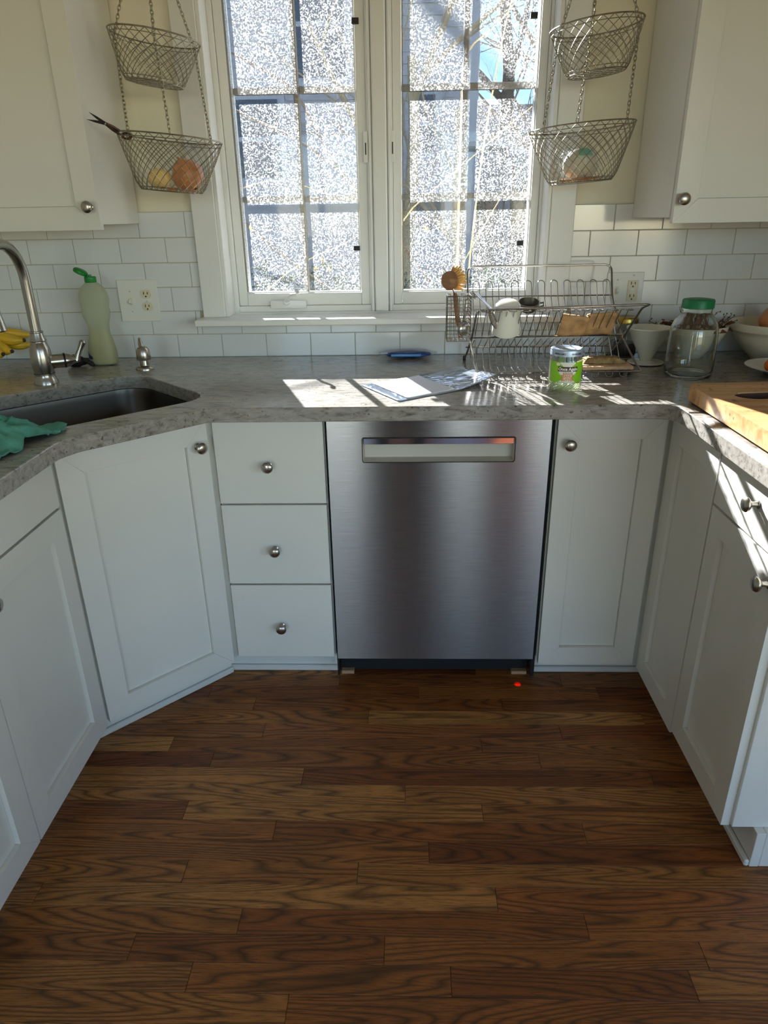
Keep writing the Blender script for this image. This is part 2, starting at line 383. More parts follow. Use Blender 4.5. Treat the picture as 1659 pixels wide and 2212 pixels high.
def arc(c, r, a0, a1, n, ax='xz'):
    res = []
    for i in range(n+1):
        a = a0+(a1-a0)*i/n; p = [0, 0, 0]; p['xyz'.index(ax[0])] = r*math.cos(a); p['xyz'.index(ax[1])] = r*math.sin(a)
        res.append(Vector(c)+Vector(p))
    return res
def fillet(pts, r, n=5, closed=False):
    """round the corners of a polyline"""
    pts = [Vector(p) for p in pts]; m = len(pts); res = []
    for i in range(m):
        if not closed and i in (0, m-1): res.append(pts[i]); continue
        a, b, c = pts[i-1], pts[i], pts[(i+1) % m]
        da, dc = (a-b), (c-b); k = min(r, da.length*.49, dc.length*.49)
        p, q = b+da.normalized()*k, b+dc.normalized()*k
        for j in range(n+1):
            t = j/n; res.append(p*(1-t)**2 + b*2*t*(1-t) + q*t*t)
    return res

# ------------------------------------------------------------------ room shell
ZC, TP, RP = .914, .154, .0778            # worktop height, tile pitch, course pitch
XL, XR = -1.53, 1.24                       # side walls
WX0, WX1, WZ0, WZ1 = -.695, .375, 1.0500, 2.12   # window opening
fl = boxobj('floor', (XL-.1, 2.8, -4.75, .16, -.06, -.012), 'oak_floor', kind='structure')
bm = B(); add_box(bm, XL, 2.7, -4.7, -1.7925, -.012, 0); fr_ = obj('floor_boards_beyond', bm, 'oak_floor', fl); fr_['kind'] = 'stuff'
random.seed(7)
PW, Y0 = .0585, -.989
butts = {-1: (-.62, .27, .9), 0: (-.362, .55), 1: (-.092, .8), 2: (-.641, .099), 3: (-.407, .334), 4: (-.037,), 5: (-.591, -.199), 6: (.105, -.9), 7: (-.44, .283),
         8: (-.648, -.134, .5), 9: (-.513, -.004, .457), 10: (-.313, .62), -3: (-.499, .35), -2: (-.75, .12), -4: (-.2, .6), -5: (-.55, .2), -6: (-.7, -.05, .5), -7: (-.3, .4), 11: (-.6, .1), 12: (-.2, .5), 13: (-.5, .3)}
plank_meshes = {}
for row in range(-9, 14):
    y1 = Y0 - PW*row; y0 = y1-PW
    if row == 13: y0 = -1.7925+.0004
    xs = [XL] + sorted(butts.get(row, (random.uniform(-.6, -.1), random.uniform(.1, .6)))) + [1.24]
    for a, b in zip(xs, xs[1:]):
        L_ = round(b-a, 3)
        bm = B(); add_box(bm, -L_/2+.0004, L_/2-.0004, -(y1-y0)/2+.0003, (y1-y0)/2-.0003, -.012, 0, .0006)
        o = obj('plank', bm, 'oak_floor', fl, angle=0); o.location = ((a+b)/2, (y0+y1)/2, 0)

bm = B()
add_box(bm, XL-.1, WX0, .008, .22, -.06, 2.5); add_box(bm, WX1, XR+.1, .008, .22, -.06, 2.5)
add_box(bm, WX0, WX1, .008, .22, -.06, WZ0-.0205); add_box(bm, WX0, WX1, .008, .22, WZ1, 2.5)
wall_back = obj('wall_back', bm, 'wall_cream', kind='structure')
bm = B()
add_box(bm, XL, -.7705, .003, .008, ZC-.04, 1.3812); add_box(bm, .4505, XR, .003, .008, ZC-.04, 1.3812); add_box(bm, -.7705, .4505, .003, .008, ZC-.04, 1.031)
obj('grout', bm, 'grout', wall_back)
def tiles():
    cache = {}
    for k in range(6):
        z0 = ZC+k*RP; z1 = z0+RP
        x0 = -1.0302 if k % 2 == 0 else -.9575
        i0 = math.floor((XL-x0)/TP)
        for i in range(i0, i0+22):
            a, b = x0+i*TP, x0+(i+1)*TP
            segs = [(max(a, XL), min(b, XR))]
            zt = z1
            if k >= 2: segs = [(max(a, XL), min(b, -.7705)), (max(a, .4505), min(b, XR))]
            if k == 1:
                zt = z1
                if b > -.785 and a < .465: zt = 1.0285 if not (a < -.785 or b > .465) else z1
            for s0, s1 in segs:
                if s1-s0 < .012: continue
                pieces = [(s0, s1, z0, zt)]
                if k == 1 and zt == z1 and s1 > -.785 and s0 < -.785: pieces = [(s0, -.786, z0, z1), (-.786, s1, z0, 1.0285)]
                if k == 1 and zt == z1 and s0 < .465 and s1 > .465: pieces = [(s0, .466, z0, 1.0285), (.466, s1, z0, z1)]
                for p0, p1, q0, q1 in pieces:
                    if p1-p0 < .012: continue
                    key = (round(p1-p0, 3), round(q1-q0, 4))
                    if key not in cache:
                        bm = B(); wx, wz = key
                        add_box(bm, -wx/2+.001, wx/2-.001, 0, .006, -wz/2+.001, wz/2-.001, .0012)
                        o = obj('tile', bm, 'tile', wall_back); cache[key] = o.data
                    else: o = obj('tile', cache[key], 'tile', wall_back)
                    o.location = ((p0+p1)/2, random.uniform(-.0003, .0003), (q0+q1)/2)
                    o.rotation_euler = (random.uniform(-.0015, .0015), 0, random.uniform(-.0015, .0015))
tiles()
boxobj('wall_left', (XL-.1, XL, -4.75, 0, -.06, 2.5), 'wall_room', kind='structure')
boxobj('wall_right', (XR, XR+.1, -1.30, 0, -.06, 2.5), 'wall_room', kind='structure')
boxobj('wall_return', (XR+.1, 2.75, -1.30, -1.2, -.06, 2.5), 'wall_room', kind='structure')
bm = B()
add_box(bm, 2.7, 2.8, -2.6, -1.2, -.06, 2.5); add_box(bm, 2.7, 2.8, -4.75, -4.1, -.06, 2.5)
add_box(bm, 2.7, 2.8, -4.1, -2.6, -.06, .7); add_box(bm, 2.7, 2.8, -4.1, -2.6, 2.0, 2.5)  # side opening added to let more sky light into the room
obj('wall_far_side', bm, 'wall_room', kind='structure')
bm = B()
add_box(bm, XL-.1, -1.4, -4.8, -4.7, -.06, 2.5); add_box(bm, -.4, .2, -4.8, -4.7, -.06, 2.5); add_box(bm, 2.5, 2.8, -4.8, -4.7, -.06, 2.5); add_box(bm, -1.4, -.4, -4.8, -4.7, 2.15, 2.5); add_box(bm, .2, 2.5, -4.8, -4.7, 2.15, 2.5); add_box(bm, .2, 2.5, -4.8, -4.7, -.06, .25)
obj('wall_rear', bm, 'wall_room', kind='structure')
boxobj('ceiling', (XL-.1, 2.8, -4.8, .16, 2.45, 2.5), 'ceiling_white', kind='structure')
for n_, (x0, x1, z0, z1, xs) in (('door_2', (-1.4, -.4, 0, 2.15, (-.9,))), ('fill_window', (.2, 2.5, .25, 2.15, (.75, 1.35, 1.92)))):  # rear door widened and window added to bring in more fill light
    d2 = struct_empty(n_, ((x0+x1)/2, -4.75, z0))
    for b_ in ((x0, x0+.06, z0, z1), (x1-.06, x1, z0, z1), (x0+.06, x1-.06, z0, z0+.08), (x0+.06, x1-.06, z1-.08, z1))+tuple((x-.03, x+.03, z0+.08, z1-.08) for x in xs): boxobj('frame', (b_[0], b_[1], -4.78, -4.73, b_[2], b_[3]), 'paint_window', d2, .002)
    boxobj('pane', (x0+.06, x1-.06, -4.757, -4.755, z0+.08, z1-.08), 'glass_rear', d2)

# ------------------------------------------------------------------ window
win = struct_empty('window_1', (-.16, 0, WZ0))
def wpart(name, b, mat='paint_window', bev=.0015, parent=win, label=None): return boxobj(name, b, mat, parent, bev, label=label)
wpart('casing', (-.77, WX0, -.02, .0079, WZ0, 2.18)); wpart('casing', (WX1, .45, -.02, .0079, WZ0, 2.18)); wpart('casing', (WX0, WX1, -.02, .0079, 2.10, 2.18))
wpart('stool', (-.782, .462, -.098, .0075, 1.0292, WZ0), bev=.003); wpart('sill_board', (WX0, WX1, .0076, .22, 1.0292, WZ0), bev=.0)
# jamb liner and stepped frame
wpart('jamb', (WX0, WX0+.012, -.012, .22, WZ0, WZ1)); wpart('jamb', (WX1-.012, WX1, -.012, .22, WZ0, WZ1)); wpart('jamb', (WX0+.0121, WX1-.0121, 0, .22, WZ1-.012, WZ1))
# the window unit sits deep in the wall
UDY, UK = .05, 1.0203
def upt(q): return (CAM.x+(q[0]-CAM.x)*UK, q[1]+UDY, CAM.z+(q[2]-CAM.z)*UK)
def ubox(b): p, q = upt((b[0], b[2], b[4])), upt((b[1], b[3], b[5])); return (p[0], q[0], p[1], q[1], p[2], q[2])
def ubm(bm):
    for v in bm.verts: v.co = Vector(upt(v.co))
    return bm
def upart(name, b, mat='paint_window', bev=.0015): return boxobj(name, ubox(b), mat, win, bev)
SASH = ((-.655, -.205), (-.125, .343))
OPEN = ((-.626, -.235), (-.097, .318))
OZ0, OZ1 = 1.120, 2.035
upart('frame_stop', (WX0+.012, -.672, .012, .13, WZ0, WZ1-.012)); upart('frame_stop', (-.672, -.655, .022, .13, WZ0, WZ1-.012))
upart('frame_stop', (.352, WX1-.012, .012, .13, WZ0, WZ1-.012)); upart('frame_stop', (.343, .352, .022, .13, WZ0, WZ1-.012))
upart('frame_stop', (-.655, .335, .012, .13, WZ0, 1.060)); upart('frame_stop', (-.655, .335, .022, .13, 1.060, 1.080)); upart('frame_stop', (-.655, .335, .022, .13, 2.06, WZ1-.012))
upart('mullion', (-.205, -.125, .016, .13, 1.0805, 2.0595)); upart('mullion_cover', (-.187, -.143, -.002, .0155, 1.0605, WZ1-.012), bev=.004)
upart('mullion_bead', (-.200, -.190, .006, .0155, 1.0605, WZ1-.012), bev=.003); upart('mullion_bead', (-.140, -.130, .006, .0155, 1.0605, WZ1-.012), bev=.003)
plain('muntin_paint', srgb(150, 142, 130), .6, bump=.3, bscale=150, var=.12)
for si, ((s0, s1), (o0, o1)) in enumerate(zip(SASH, OPEN)):
    sash = bpy.data.objects.new('sash', None); COL.objects.link(sash); sash.parent = win; sash.matrix_parent_inverse = Matrix.Translation(-win.location)
    def sp(name, b, mat='paint_window', bev=.0015):
        o = boxobj(name, ubox(b), mat, None, bev); o.parent = sash; return o
    e = .0006
    sp('stile', (s0+e, o0, .030, .118, 1.0805, 2.0595)); sp('stile', (o1, s1-e, .030, .118, 1.0805, 2.0595))
    sp('rail', (o0+e, o1-e, .030, .118, 1.0805, OZ0)); sp('rail', (o0+e, o1-e, .030, .118, OZ1, 2.0595))
    # edge of the removable inner storm panel
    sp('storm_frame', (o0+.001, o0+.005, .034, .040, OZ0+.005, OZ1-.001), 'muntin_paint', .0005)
    sp('storm_frame', (o1-.005, o1-.001, .034, .040, OZ0+.005, OZ1-.001), 'paint_window', .0005)
    sp('storm_frame', (o0+.001, o1-.001, .034, .040, OZ0+.001, OZ0+.005), 'paint_window', .0005)
    bm = B(); bm.faces.new([bm.verts.new(q) for q in [upt(q) for q in ((o0+.005, .036, OZ0+.005), (o1-.005, .036, OZ0+.005), (o1-.005, .036, OZ1-.001), (o0+.005, .036, OZ1-.001))]])
    o = obj('storm_pane', bm, 'glass_dirty', None, angle=0); o.parent = sash
    xm = (o0+o1)/2 + (.003 if si == 0 else -.007); mz = (1.413, 1.724)
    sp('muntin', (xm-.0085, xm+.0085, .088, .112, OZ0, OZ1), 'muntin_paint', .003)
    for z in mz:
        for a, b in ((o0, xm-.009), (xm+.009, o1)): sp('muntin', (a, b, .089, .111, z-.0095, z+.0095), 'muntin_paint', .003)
    zz = (OZ0,)+mz+(OZ1,)
    for a, b in ((o0, xm), (xm, o1)):
        for z0, z1 in zip(zz, zz[1:]): sp('pane', (a+.001, b-.001, .0995, .1005, z0+.001, z1-.001), 'glass_pane', 0)
# black clips that hold the storm panels
for u, v in ((767, 45), (771, 536), (1154, 33), (1123, 525)):
    p = PX(u, v, 'y', .076); wpart('clip', (p.x-.0105, p.x+.0105, .072, .0835, p.z-.008, p.z+.008), 'black_rubber', .001, label='black clip holding the inner pane')
def crank(x0, x1, tip, flip):
    c = bpy.data.objects.new('crank_handle', None); COL.objects.link(c); c.parent = win; c.matrix_parent_inverse = Matrix.Translation(-win.location)
    bm = B(); add_box(bm, x0, x1, .004, .0217, 1.072, 1.098, .004, seg=2); o = obj('housing', ubm(bm), 'paint_window'); o.parent = c
    px = x0+(x1-x0)*(.47 if not flip else .3)
    bm = B(); add_lathe(bm, [(0, 0), (.010, 0), (.010, .012), (.007, .016), (0, .016)], 16, T3(px, .006, 1.094) @ Matrix.Rotation(R(90), 4, 'X')); o = obj('hub', ubm(bm), 'paint_window'); o.parent = c
    bm = B(); add_tube(bm, [(px, -.004, 1.098), ((px+tip[0])/2, -.045, (1.100+tip[2])/2+.002), (tip[0], -.072, tip[2]-.012), (tip[0]+.001, -.074, tip[2]-.004)], [.0075, .006, .0055, .0055], 10); o = obj('arm', ubm(bm), 'paint_window'); o.parent = c
    bm = B(); add_lathe(bm, [(0, -.010), (.0065, -.010), (.0075, 0), (.0065, .010), (0, .010)], 14, T3(tip[0], -.076, tip[2]) @ Matrix.Rotation(R(80), 4, 'X')); o = obj('knob', ubm(bm), 'nickel'); o.parent = c
crank(-.545, -.423, (-.440, 0, 1.138), False)
crank(.095, .217, (.178, 0, 1.146), True)
for u, v in ((790, 318), (848, 316)):
    p = PX(u, v, 'y', .066)
    wpart('latch_plate', (p.x-.007, p.x+.007, .0595, .0658, p.z-.045, p.z+.045), bev=.002)
    wpart('latch_slot', (p.x-.0018, p.x+.0018, .0585, .0594, p.z-.022, p.z+.012), 'slot', 0)

# ------------------------------------------------------------------ worktop and sink
td, nd = Vector((.7071, .7071, 0)), Vector((-.7071, .7071, 0))
def diag(t, n, z=0): return td*t + nd*n + Vector((0, 0, z))
def rrect(t0, t1, n0, n1, r, seg=8):
    out = []
    for ct, cn, a in ((t1-r, n1-r, 0), (t0+r, n1-r, 90), (t0+r, n0+r, 180), (t1-r, n0+r, 270)):
        for i in range(seg+1):
            q = R(a+90*i/seg); out.append((ct+r*math.cos(q), cn+r*math.sin(q)))
    return out
def worktop():
    pts = [(XR-.001, .002), (XL+.001, .002), (XL+.001, -1.95), (-.849, -1.95)]
    fl_ = fillet([(-.849, -1.95, 0), (-.849, -.969, 0), (-.594, -.709, 0)], .05, 6)[1:]
    pts += [(p.x, p.y) for p in fl_]
    f2 = fillet([(-.594, -.709, 0), (.588, -.705, 0), (.588, -1.275, 0)], .055, 8)[1:]
    pts += [(p.x, p.y) for p in f2] + [(XR-.001, -1.275)]
    hole = [diag(t, n) for t, n in rrect(-1.40, -.848, .018, .46, .085)]
    bm = B()
    # join the hole to the outline by one bridge edge, then tessellate the simple polygon
    from mathutils.geometry import tessellate_polygon
    H = [(h.x, h.y) for h in hole]
    tris = tessellate_polygon([[Vector((x, y, 0)) for x, y in pts], [Vector((x, y, 0)) for x, y in H]])
    vs = [bm.verts.new((x, y, .876)) for x, y in pts+H]
    for t in tris: bm.faces.new([vs[i] for i in t])
    bmesh.ops.recalc_face_normals(bm, faces=bm.faces[:])
    r = bmesh.ops.extrude_face_region(bm, geom=bm.faces[:])
    bmesh.ops.translate(bm, vec=(0, 0, .038), verts=[v for v in r['geom'] if isinstance(v, bmesh.types.BMVert)])
    o = obj('countertop', bm, 'stone', angle=30)
    bv = o.modifiers.new('edge', 'BEVEL'); bv.width = .0025; bv.segments = 2; bv.limit_method = 'ANGLE'; bv.angle_limit = R(50)
    tag(o, 'speckled grey-beige stone worktop running along three sides of the kitchen', 'countertop')
worktop()
def sink():
    t = thing('sink', 'undermounted stainless steel corner sink basin below the faucet', 'sink', diag(-1.12, .24, .68))
    rings = [(-.014, .8755, .09), (.004, .8752, .085), (.006, .86, .085), (.012, .70, .08), (.03, .672, .07), (.08, .665, .05)]
    bm = B(); prev = None
    for ins, z, r in rings:
        ring = [bm.verts.new(diag(a, b, z)) for a, b in rrect(-1.40+ins-.004, -.848-ins+.004, .018+ins-.004, .46-ins+.004, max(r, .03))]
        if prev:
            for k in range(len(ring)): bm.faces.new((prev[k], prev[(k+1) % len(ring)], ring[(k+1) % len(ring)], ring[k]))
        prev = ring
    bm.faces.new(prev)
    o = obj('basin', bm, 'steel_sink', t, angle=50)
    so = o.modifiers.new('thick', 'SOLIDIFY'); so.thickness = .0012; so.offset = -1
    bm = B(); add_lathe(bm, [(0, .002), (.03, .002), (.042, .004), (.045, .001), (.045, 0)], 28, Matrix.Translation(diag(-1.12, .26, .6655))); obj('drain', bm, 'chrome', t)
sink()

# ------------------------------------------------------------------ cabinets
YF, XFR, XFL = -.6387, .612, -.900         # door faces: back run, right-hand run, left-hand run
Zv = Vector((0, 0, 1))
def knob_mesh():
    bm = B(); add_lathe(bm, [(0, 0), (.0095, 0), (.0095, .002), (.0062, .004), (.0052, .010), (.0062, .015), (.012, .0185), (.0152, .022), (.0158, .0255), (.0135, .029), (.008, .0312), (0, .032)], 24)
    me = bpy.data.meshes.new('knob'); bmesh.ops.recalc_face_normals(bm, faces=bm.faces[:]); bm.to_mesh(me); bm.free()
    me.polygons.foreach_set('use_smooth', [True]*len(me.polygons)); me.set_sharp_from_angle(angle=R(40)); me.materials.append(MATS['nickel']); return me
KNOB = knob_mesh()
def knob(parent, pos, nrm):
    o = bpy.data.objects.new('knob', KNOB); COL.objects.link(o); o.parent = parent
    o.rotation_euler = Vector(nrm).to_track_quat('Z', 'Y').to_euler(); o.location = pos; o['label'] = 'brushed nickel mushroom knob'
    return o
def frame_mat(p0, ux, nrm):
    m = Matrix.Identity(4)
    for i, c in enumerate((Vector(ux), Vector(nrm), Zv)): m[0][i], m[1][i], m[2][i] = c
    m.translation = Vector(p0); return m
def shaker(parent, p0, ux, nrm, w, z0, z1, f=.06, th=.02, kn=None, name='door'):
    """framed door: four mitred boards, recessed panel; p0 = corner on the face plane at z = 0"""
    T = frame_mat((p0[0], p0[1], 0), ux, nrm); bm = B(); g = .00008
    boards = [[(0, z0), (w, z0), (w-f, z0+f), (f, z0+f)], [(0, z1), (f, z1-f), (w-f, z1-f), (w, z1)],
              [(0, z0), (f, z0+f), (f, z1-f), (0, z1)], [(w, z0), (w, z1), (w-f, z1-f), (w-f, z0+f)]]
    for b in boards:
        c = (sum(p[0] for p in b)/4, sum(p[1] for p in b)/4)
        poly = [(p[0]+(c[0]-p[0])*g/ max(.02, abs(c[0]-p[0])), p[1]+(c[1]-p[1])*g/max(.02, abs(c[1]-p[1]))) for p in b]
        vs = add_prism(bm, poly, 0, th)
        # prism is built in (a, z, depth); swap to (a, -depth, z)
        for v in vs: v.co = Vector((v.co.x, -v.co.z, v.co.y))
    bmesh.ops.transform(bm, matrix=T, verts=bm.verts[:])
    o = obj(name, bm, 'paint', parent)
    bv = o.modifiers.new('edge', 'BEVEL'); bv.width = .0004; bv.segments = 1
    bm = B(); add_box(bm, f+.0009, w-f-.0009, -.019, -.0115, z0+f+.0009, z1-f-.0009, 0, T); p = obj('panel', bm, 'paint'); p.parent = o
    if kn: knob(o, T @ Vector((kn[0], .0, kn[1])), nrm)
    return o
def slab(parent, p0, ux, nrm, w, z0, z1, th=.02, kn=None, name='drawer'):
    T = frame_mat((p0[0], p0[1], 0), ux, nrm)
    bm = B(); add_box(bm, 0, w, -th, 0, z0, z1, .0015, T); o = obj(name, bm, 'paint', parent)
    if kn: knob(o, T @ Vector((kn[0], 0, kn[1])), nrm)
    return o
X_, Y_ = Vector((1, 0, 0)), Vector((0, 1, 0))
TOP, BOT = .8745, .0946
# three-drawer unit
c = thing('drawer_cabinet', 'white base cabinet with three plain drawers, between dishwasher and sink corner', 'cabinet', (-.46, -.31, 0))
bm = B(); add_box(bm, -.610, -.3055, -.618, -.005, .1, TOP, .001); obj('body', bm, 'paint', c)
boxobj('toe_kick', (-.70, -.3055, -.548, -.5, 0, .0995), 'paint', c, .001); boxobj('shoe_moulding', (-.70, -.3055, -.560, -.5485, .0005, .02), 'paint', c, .003)
for z0, z1, kz in ((.622, .8655, .736), (.367, .617, .481), (.110, .361, .223)):
    slab(c, (-.607, YF), X_, -Y_, .298, z0, z1, kn=(.1445, kz))
# cabinet beside the dishwasher
c = thing('base_cabinet', 'white base cabinet with a tall narrow panelled door, beside the dishwasher', 'cabinet', (.46, -.31, 0))
bm = B(); add_box(bm, .3125, .6235, -.618, -.005, .1, TOP, .001); obj('body', bm, 'paint', c)
boxobj('toe_kick', (.3125, .68, -.552, -.5, 0, .0995), 'paint', c, .001); boxobj('shoe_moulding', (.3125, .68, -.564, -.5525, .0005, .02), 'paint', c, .003)
shaker(c, (.3155, YF), X_, -Y_, .286, .086, .8625, kn=(.032, .793))
# sink corner cabinet, door at 45 degrees
c = thing('sink_cabinet', 'white corner cabinet with one wide panelled door set diagonally under the sink', 'cabinet', (-1.1, -.45, 0))
dA, dB = Vector((-.900, -.930, 0)), Vector((-.615, -.643, 0)); dux = (dB-dA).normalized(); dn = Vector((dux.y, -dux.x, 0)); dw = (dB-dA).length
bm = B()
for poly, z1 in (([(-.6125, -.01), (-.6125, -.62), (-.632, -.632), (-.650, -.632), (-.650, -.01)], TOP), ([(-.650, -.05), (-.650, -.65), (-.915, -.917), (-1.50, -.917), (-1.50, -.05)], .14),
                 ([(-.90, -.905), (-.915, -.917), (-.925, -.928), (-1.50, -.928), (-1.50, -.905)], TOP)): add_prism(bm, poly, .1, z1)
obj('body', bm, 'paint', c)
T = frame_mat((dA.x, dA.y, 0), dux, dn)
bm = B(); add_box(bm, -.012, dw+.012, -.042, -.0215, .1405, TOP, .001, T); obj('face_frame', bm, 'paint', c)
bm = B(); add_box(bm, -.03, dw+.03, -.12, -.086, 0, .0995, .001, T); obj('toe_kick', bm, 'paint', c)
bm = B(); add_box(bm, -.03, dw+.03, -.0855, -.074, .0005, .02, .003, T); obj('shoe_moulding', bm, 'paint', c)
shaker(c, (dA+dux*.004).to_tuple()[:2], dux, dn, dw-.010, .095, .867, f=.062, kn=(dw-.042, .80))
# left-hand run
c = thing('base_cabinet', 'white base cabinet with plain drawers above two panelled doors, next to the sink corner', 'cabinet', (-1.2, -1.33, 0))
bm = B(); add_box(bm, -1.525, -.9205, -1.72, -.9305, .1, TOP, .001); obj('body', bm, 'paint', c)
boxobj('toe_kick', (-1.0, -.965, -1.72, -.96, 0, .0995), 'paint', c, .001)
for y0, y1 in ((-1.312, -.938), (-1.70, -1.316)):
    slab(c, (XFL, y1), -Y_, X_, y1-y0, .742, .8655)
shaker(c, (XFL, -.938), -Y_, X_, .374, .0946, .7365, )
shaker(c, (XFL, -1.316), -Y_, X_, .384, .0946, .7365)
d_ = [o for o in c.children if o.name.startswith('door')][0]; p = PX(0, 1308, 'x', XFL+.03); knob(d_, (XFL, p.y, p.z), X_)
# right-hand run
c = thing('corner_cabinet', 'white corner cabinet with a tall narrow door without a knob, partly sunlit', 'cabinet', (.9, -.47, 0))
bm = B(); add_box(bm, .632, XR-.005, -.9375, -.005, .1, TOP, .001); obj('body', bm, 'paint', c)
boxobj('toe_kick', (.680, .70, -.9375, -.57, 0, .0995), 'paint', c, .001)
shaker(c, (XFR, -.934), Y_, -X_, .290, .080, .8625, f=.058)
c = thing('base_cabinet', 'white end cabinet with a sunlit plain drawer over a panelled door', 'cabinet', (.93, -1.1, 0))
bm = B(); add_box(bm, .632, XR-.005, -1.262, -.938, .1, TOP, .001); obj('body', bm, 'paint', c)
boxobj('toe_kick', (.680, .70, -1.28, -.938, 0, .0995), 'paint', c, .001); boxobj('shoe_moulding', (.668, .6795, -1.28, -.938, .0005, .018), 'paint', c, .003)
boxobj('plinth', (.7005, XR-.005, -1.28, -1.25, 0, .0995), 'paint', c, .002)
slab(c, (XFR, -1.252), Y_, -X_, .311, .745, .8655, kn=(.124, .819))
shaker(c, (XFR, -1.252), Y_, -X_, .311, .0946, .740, f=.058, kn=(.028, .692))

# upper cabinets
c = thing('wall_cabinet', 'white upper cabinet over the sink, hanging beside the scissors', 'cabinet', (-1.24, -.15, 1.347))
bm = B(); add_box(bm, -1.525, -.951, -.299, -.001, 1.347, 2.30, .001); obj('body', bm, 'paint', c)
shaker(c, (-1.37, -.320), X_, -Y_, .422, 1.333, 2.25, f=.062, kn=(.400, 1.393))
c = thing('wall_cabinet', 'white upper cabinet above the glass jar and bowls', 'cabinet', (.93, -.16, 1.34))
bm = B(); add_box(bm, .637, XR-.005, -.333, -.001, 1.34, 2.30, .001); obj('body', bm, 'paint', c)
shaker(c, (.640, -.355), X_, -Y_, .46, 1.326, 2.25, f=.061, kn=(.016, 1.386))

# dishwasher
c = thing('dishwasher', 'brushed stainless steel dishwasher with recessed pocket handle', 'dishwasher', (0, -.31, 0))
def dishwasher():
    xs, zs = [-.2985, -.2035, .2045, .2985], [.104, .743, .811, .864]
    bm = B(); y = YF; grid = {}
    for i, x in enumerate(xs):
        for j, z in enumerate(zs): grid[i, j] = bm.verts.new((x, y, z))
    for i in range(3):
        for j in range(3):
            if (i, j) != (1, 1): bm.faces.new((grid[i, j], grid[i+1, j], grid[i+1, j+1], grid[i, j+1]))
    # edges wrap back
    ring = [(0, 0), (1, 0), (2, 0), (3, 0), (3, 1), (3, 2), (3, 3), (2, 3), (1, 3), (0, 3), (0, 2), (0, 1)]
    bk = [bm.verts.new(grid[k].co+Vector((0, .03, 0))) for k in ring]
    for k in range(12): bm.faces.new((grid[ring[k]], bk[k], bk[(k+1) % 12], grid[ring[(k+1) % 12]]))
    uv = bm.loops.layers.uv.new('uv')
    for f in bm.faces:
        for l in f.loops: l[uv].uv = (l.vert.co.z, l.vert.co.x)
    o = obj('door', bm, 'brushed_steel', c, angle=30)
    bm = B(); p = [(-.2035, .743), (.2045, .743), (.2045, .811), (-.2035, .811)]; q = [(-.1995, .747), (.2005, .747), (.2005, .811), (-.1995, .811)]
    a = [bm.verts.new((x, YF, z)) for x, z in p]; b = [bm.verts.new((x, YF+.032, z)) for x, z in q]
    for k in range(4): bm.faces.new((a[k], a[(k+1) % 4], b[(k+1) % 4], b[k]))
    bm.faces.new(b); pk = obj('handle_pocket', bm, 'pocket_grey'); pk.parent = o
    bm = B(); add_box(bm, -.2005, .2015, -.001, .003, .793, .8095, .0008, T3(0, YF, 0)); ch = obj('chrome_grip', bm, 'chrome'); ch.parent = o
    bm = B(); add_tube(bm, fillet([(-.2045, YF-.0003, .742), (.2055, YF-.0003, .742), (.2055, YF-.0003, .812), (-.2045, YF-.0003, .812)], .006, 4, True), .0011, 6, True); tr = obj('handle_trim', bm, 'black_metal'); tr.parent = o
dishwasher()
boxobj('body', (-.297, .297, -.602, -.03, .1, .86), 'gap_dark', c, .002)
boxobj('gap_strip', (.2995, .3115, -.61, -.59, .02, .87), 'gap_dark', c); boxobj('gap_strip', (-.3045, -.2990, -.61, -.59, .02, .87), 'gap_dark', c)  # near-black strips standing for the dark gaps beside the door
boxobj('kick_plate', (-.30, .30, -.555, -.54, .004, .0995), 'gap_dark', c, .001)
for x0, x1 in ((-.296, -.256), (.248, .296)): boxobj('shim', (x0, x1, -.575, -.556, .0, .012), 'shim_wood', c, .001, label='raw wood levelling shim')
ll = bpy.data.lights.new('indicator_light', 'SPOT'); lo = bpy.data.objects.new('indicator_light', ll); COL.objects.link(lo)
ll.color = (1, .01, .01); ll.energy = .35; ll.spot_size = R(13); ll.spot_blend = .6; ll.shadow_soft_size = .002
lo.location = (.262, -.625, .099); p = PX(1118, 1478, 'z', 0); lo.rotation_euler = (p-lo.location).to_track_quat('-Z', 'Y').to_euler()
lo.parent = c; lo.matrix_parent_inverse = Matrix.Translation(-c.location)

# ------------------------------------------------------------------ wall plates
def screw(parent, x, z, y=-.0062):
    bm = B(); add_lathe(bm, [(0, .0012), (.0028, .0008), (.0034, 0)], 12, T3(x, y, z) @ Matrix.Rotation(R(90), 4, 'X')); obj('screw', bm, 'plate_white', parent)
    boxobj('screw_slot', (x-.0024, x+.0024, y-.0014, y-.0008, z-.0004, z+.0004), 'slot', parent)
def toggle(parent, x, z):
    boxobj('switch_frame', (x-.0055, x+.0055, -.0068, -.0058, z-.013, z+.013), 'ivory', parent, .0005)
    bm = B(); add_box(bm, -.0035, .0035, -.014, .0, -.008, .004, .001, T3(x, -.006, z-.002) @ Matrix.Rotation(R(-25), 4, 'X')); obj('toggle', bm, 'plate_white', parent)
def holes(parent, x, z, y):
    for dx, h in ((-.0063, .0045), (.0063, .0038)): boxobj('slot', (x+dx-.0012, x+dx+.0012, y-.0006, y, z-h, z+h), 'slot', parent)
    bm = B(); add_lathe(bm, [(0, 0), (.0026, 0), (.0026, .0006), (0, .0006)], 12, T3(x, y, z-.0105) @ Matrix.Rotation(R(90), 4, 'X')); obj('ground_hole', bm, 'slot', parent)
p0, p1 = (-1.0575, 1.0375), (-.922, 1.1745)
c = thing('outlet_plate', 'white wall plate with a toggle switch and round-faced double outlet by the soap bottle', 'outlet plate', (-.99, -.003, 1.1))
boxobj('plate', (p0[0], p1[0], -.006, -.0008, p0[1], p1[1]), 'plate_white', c, .002)
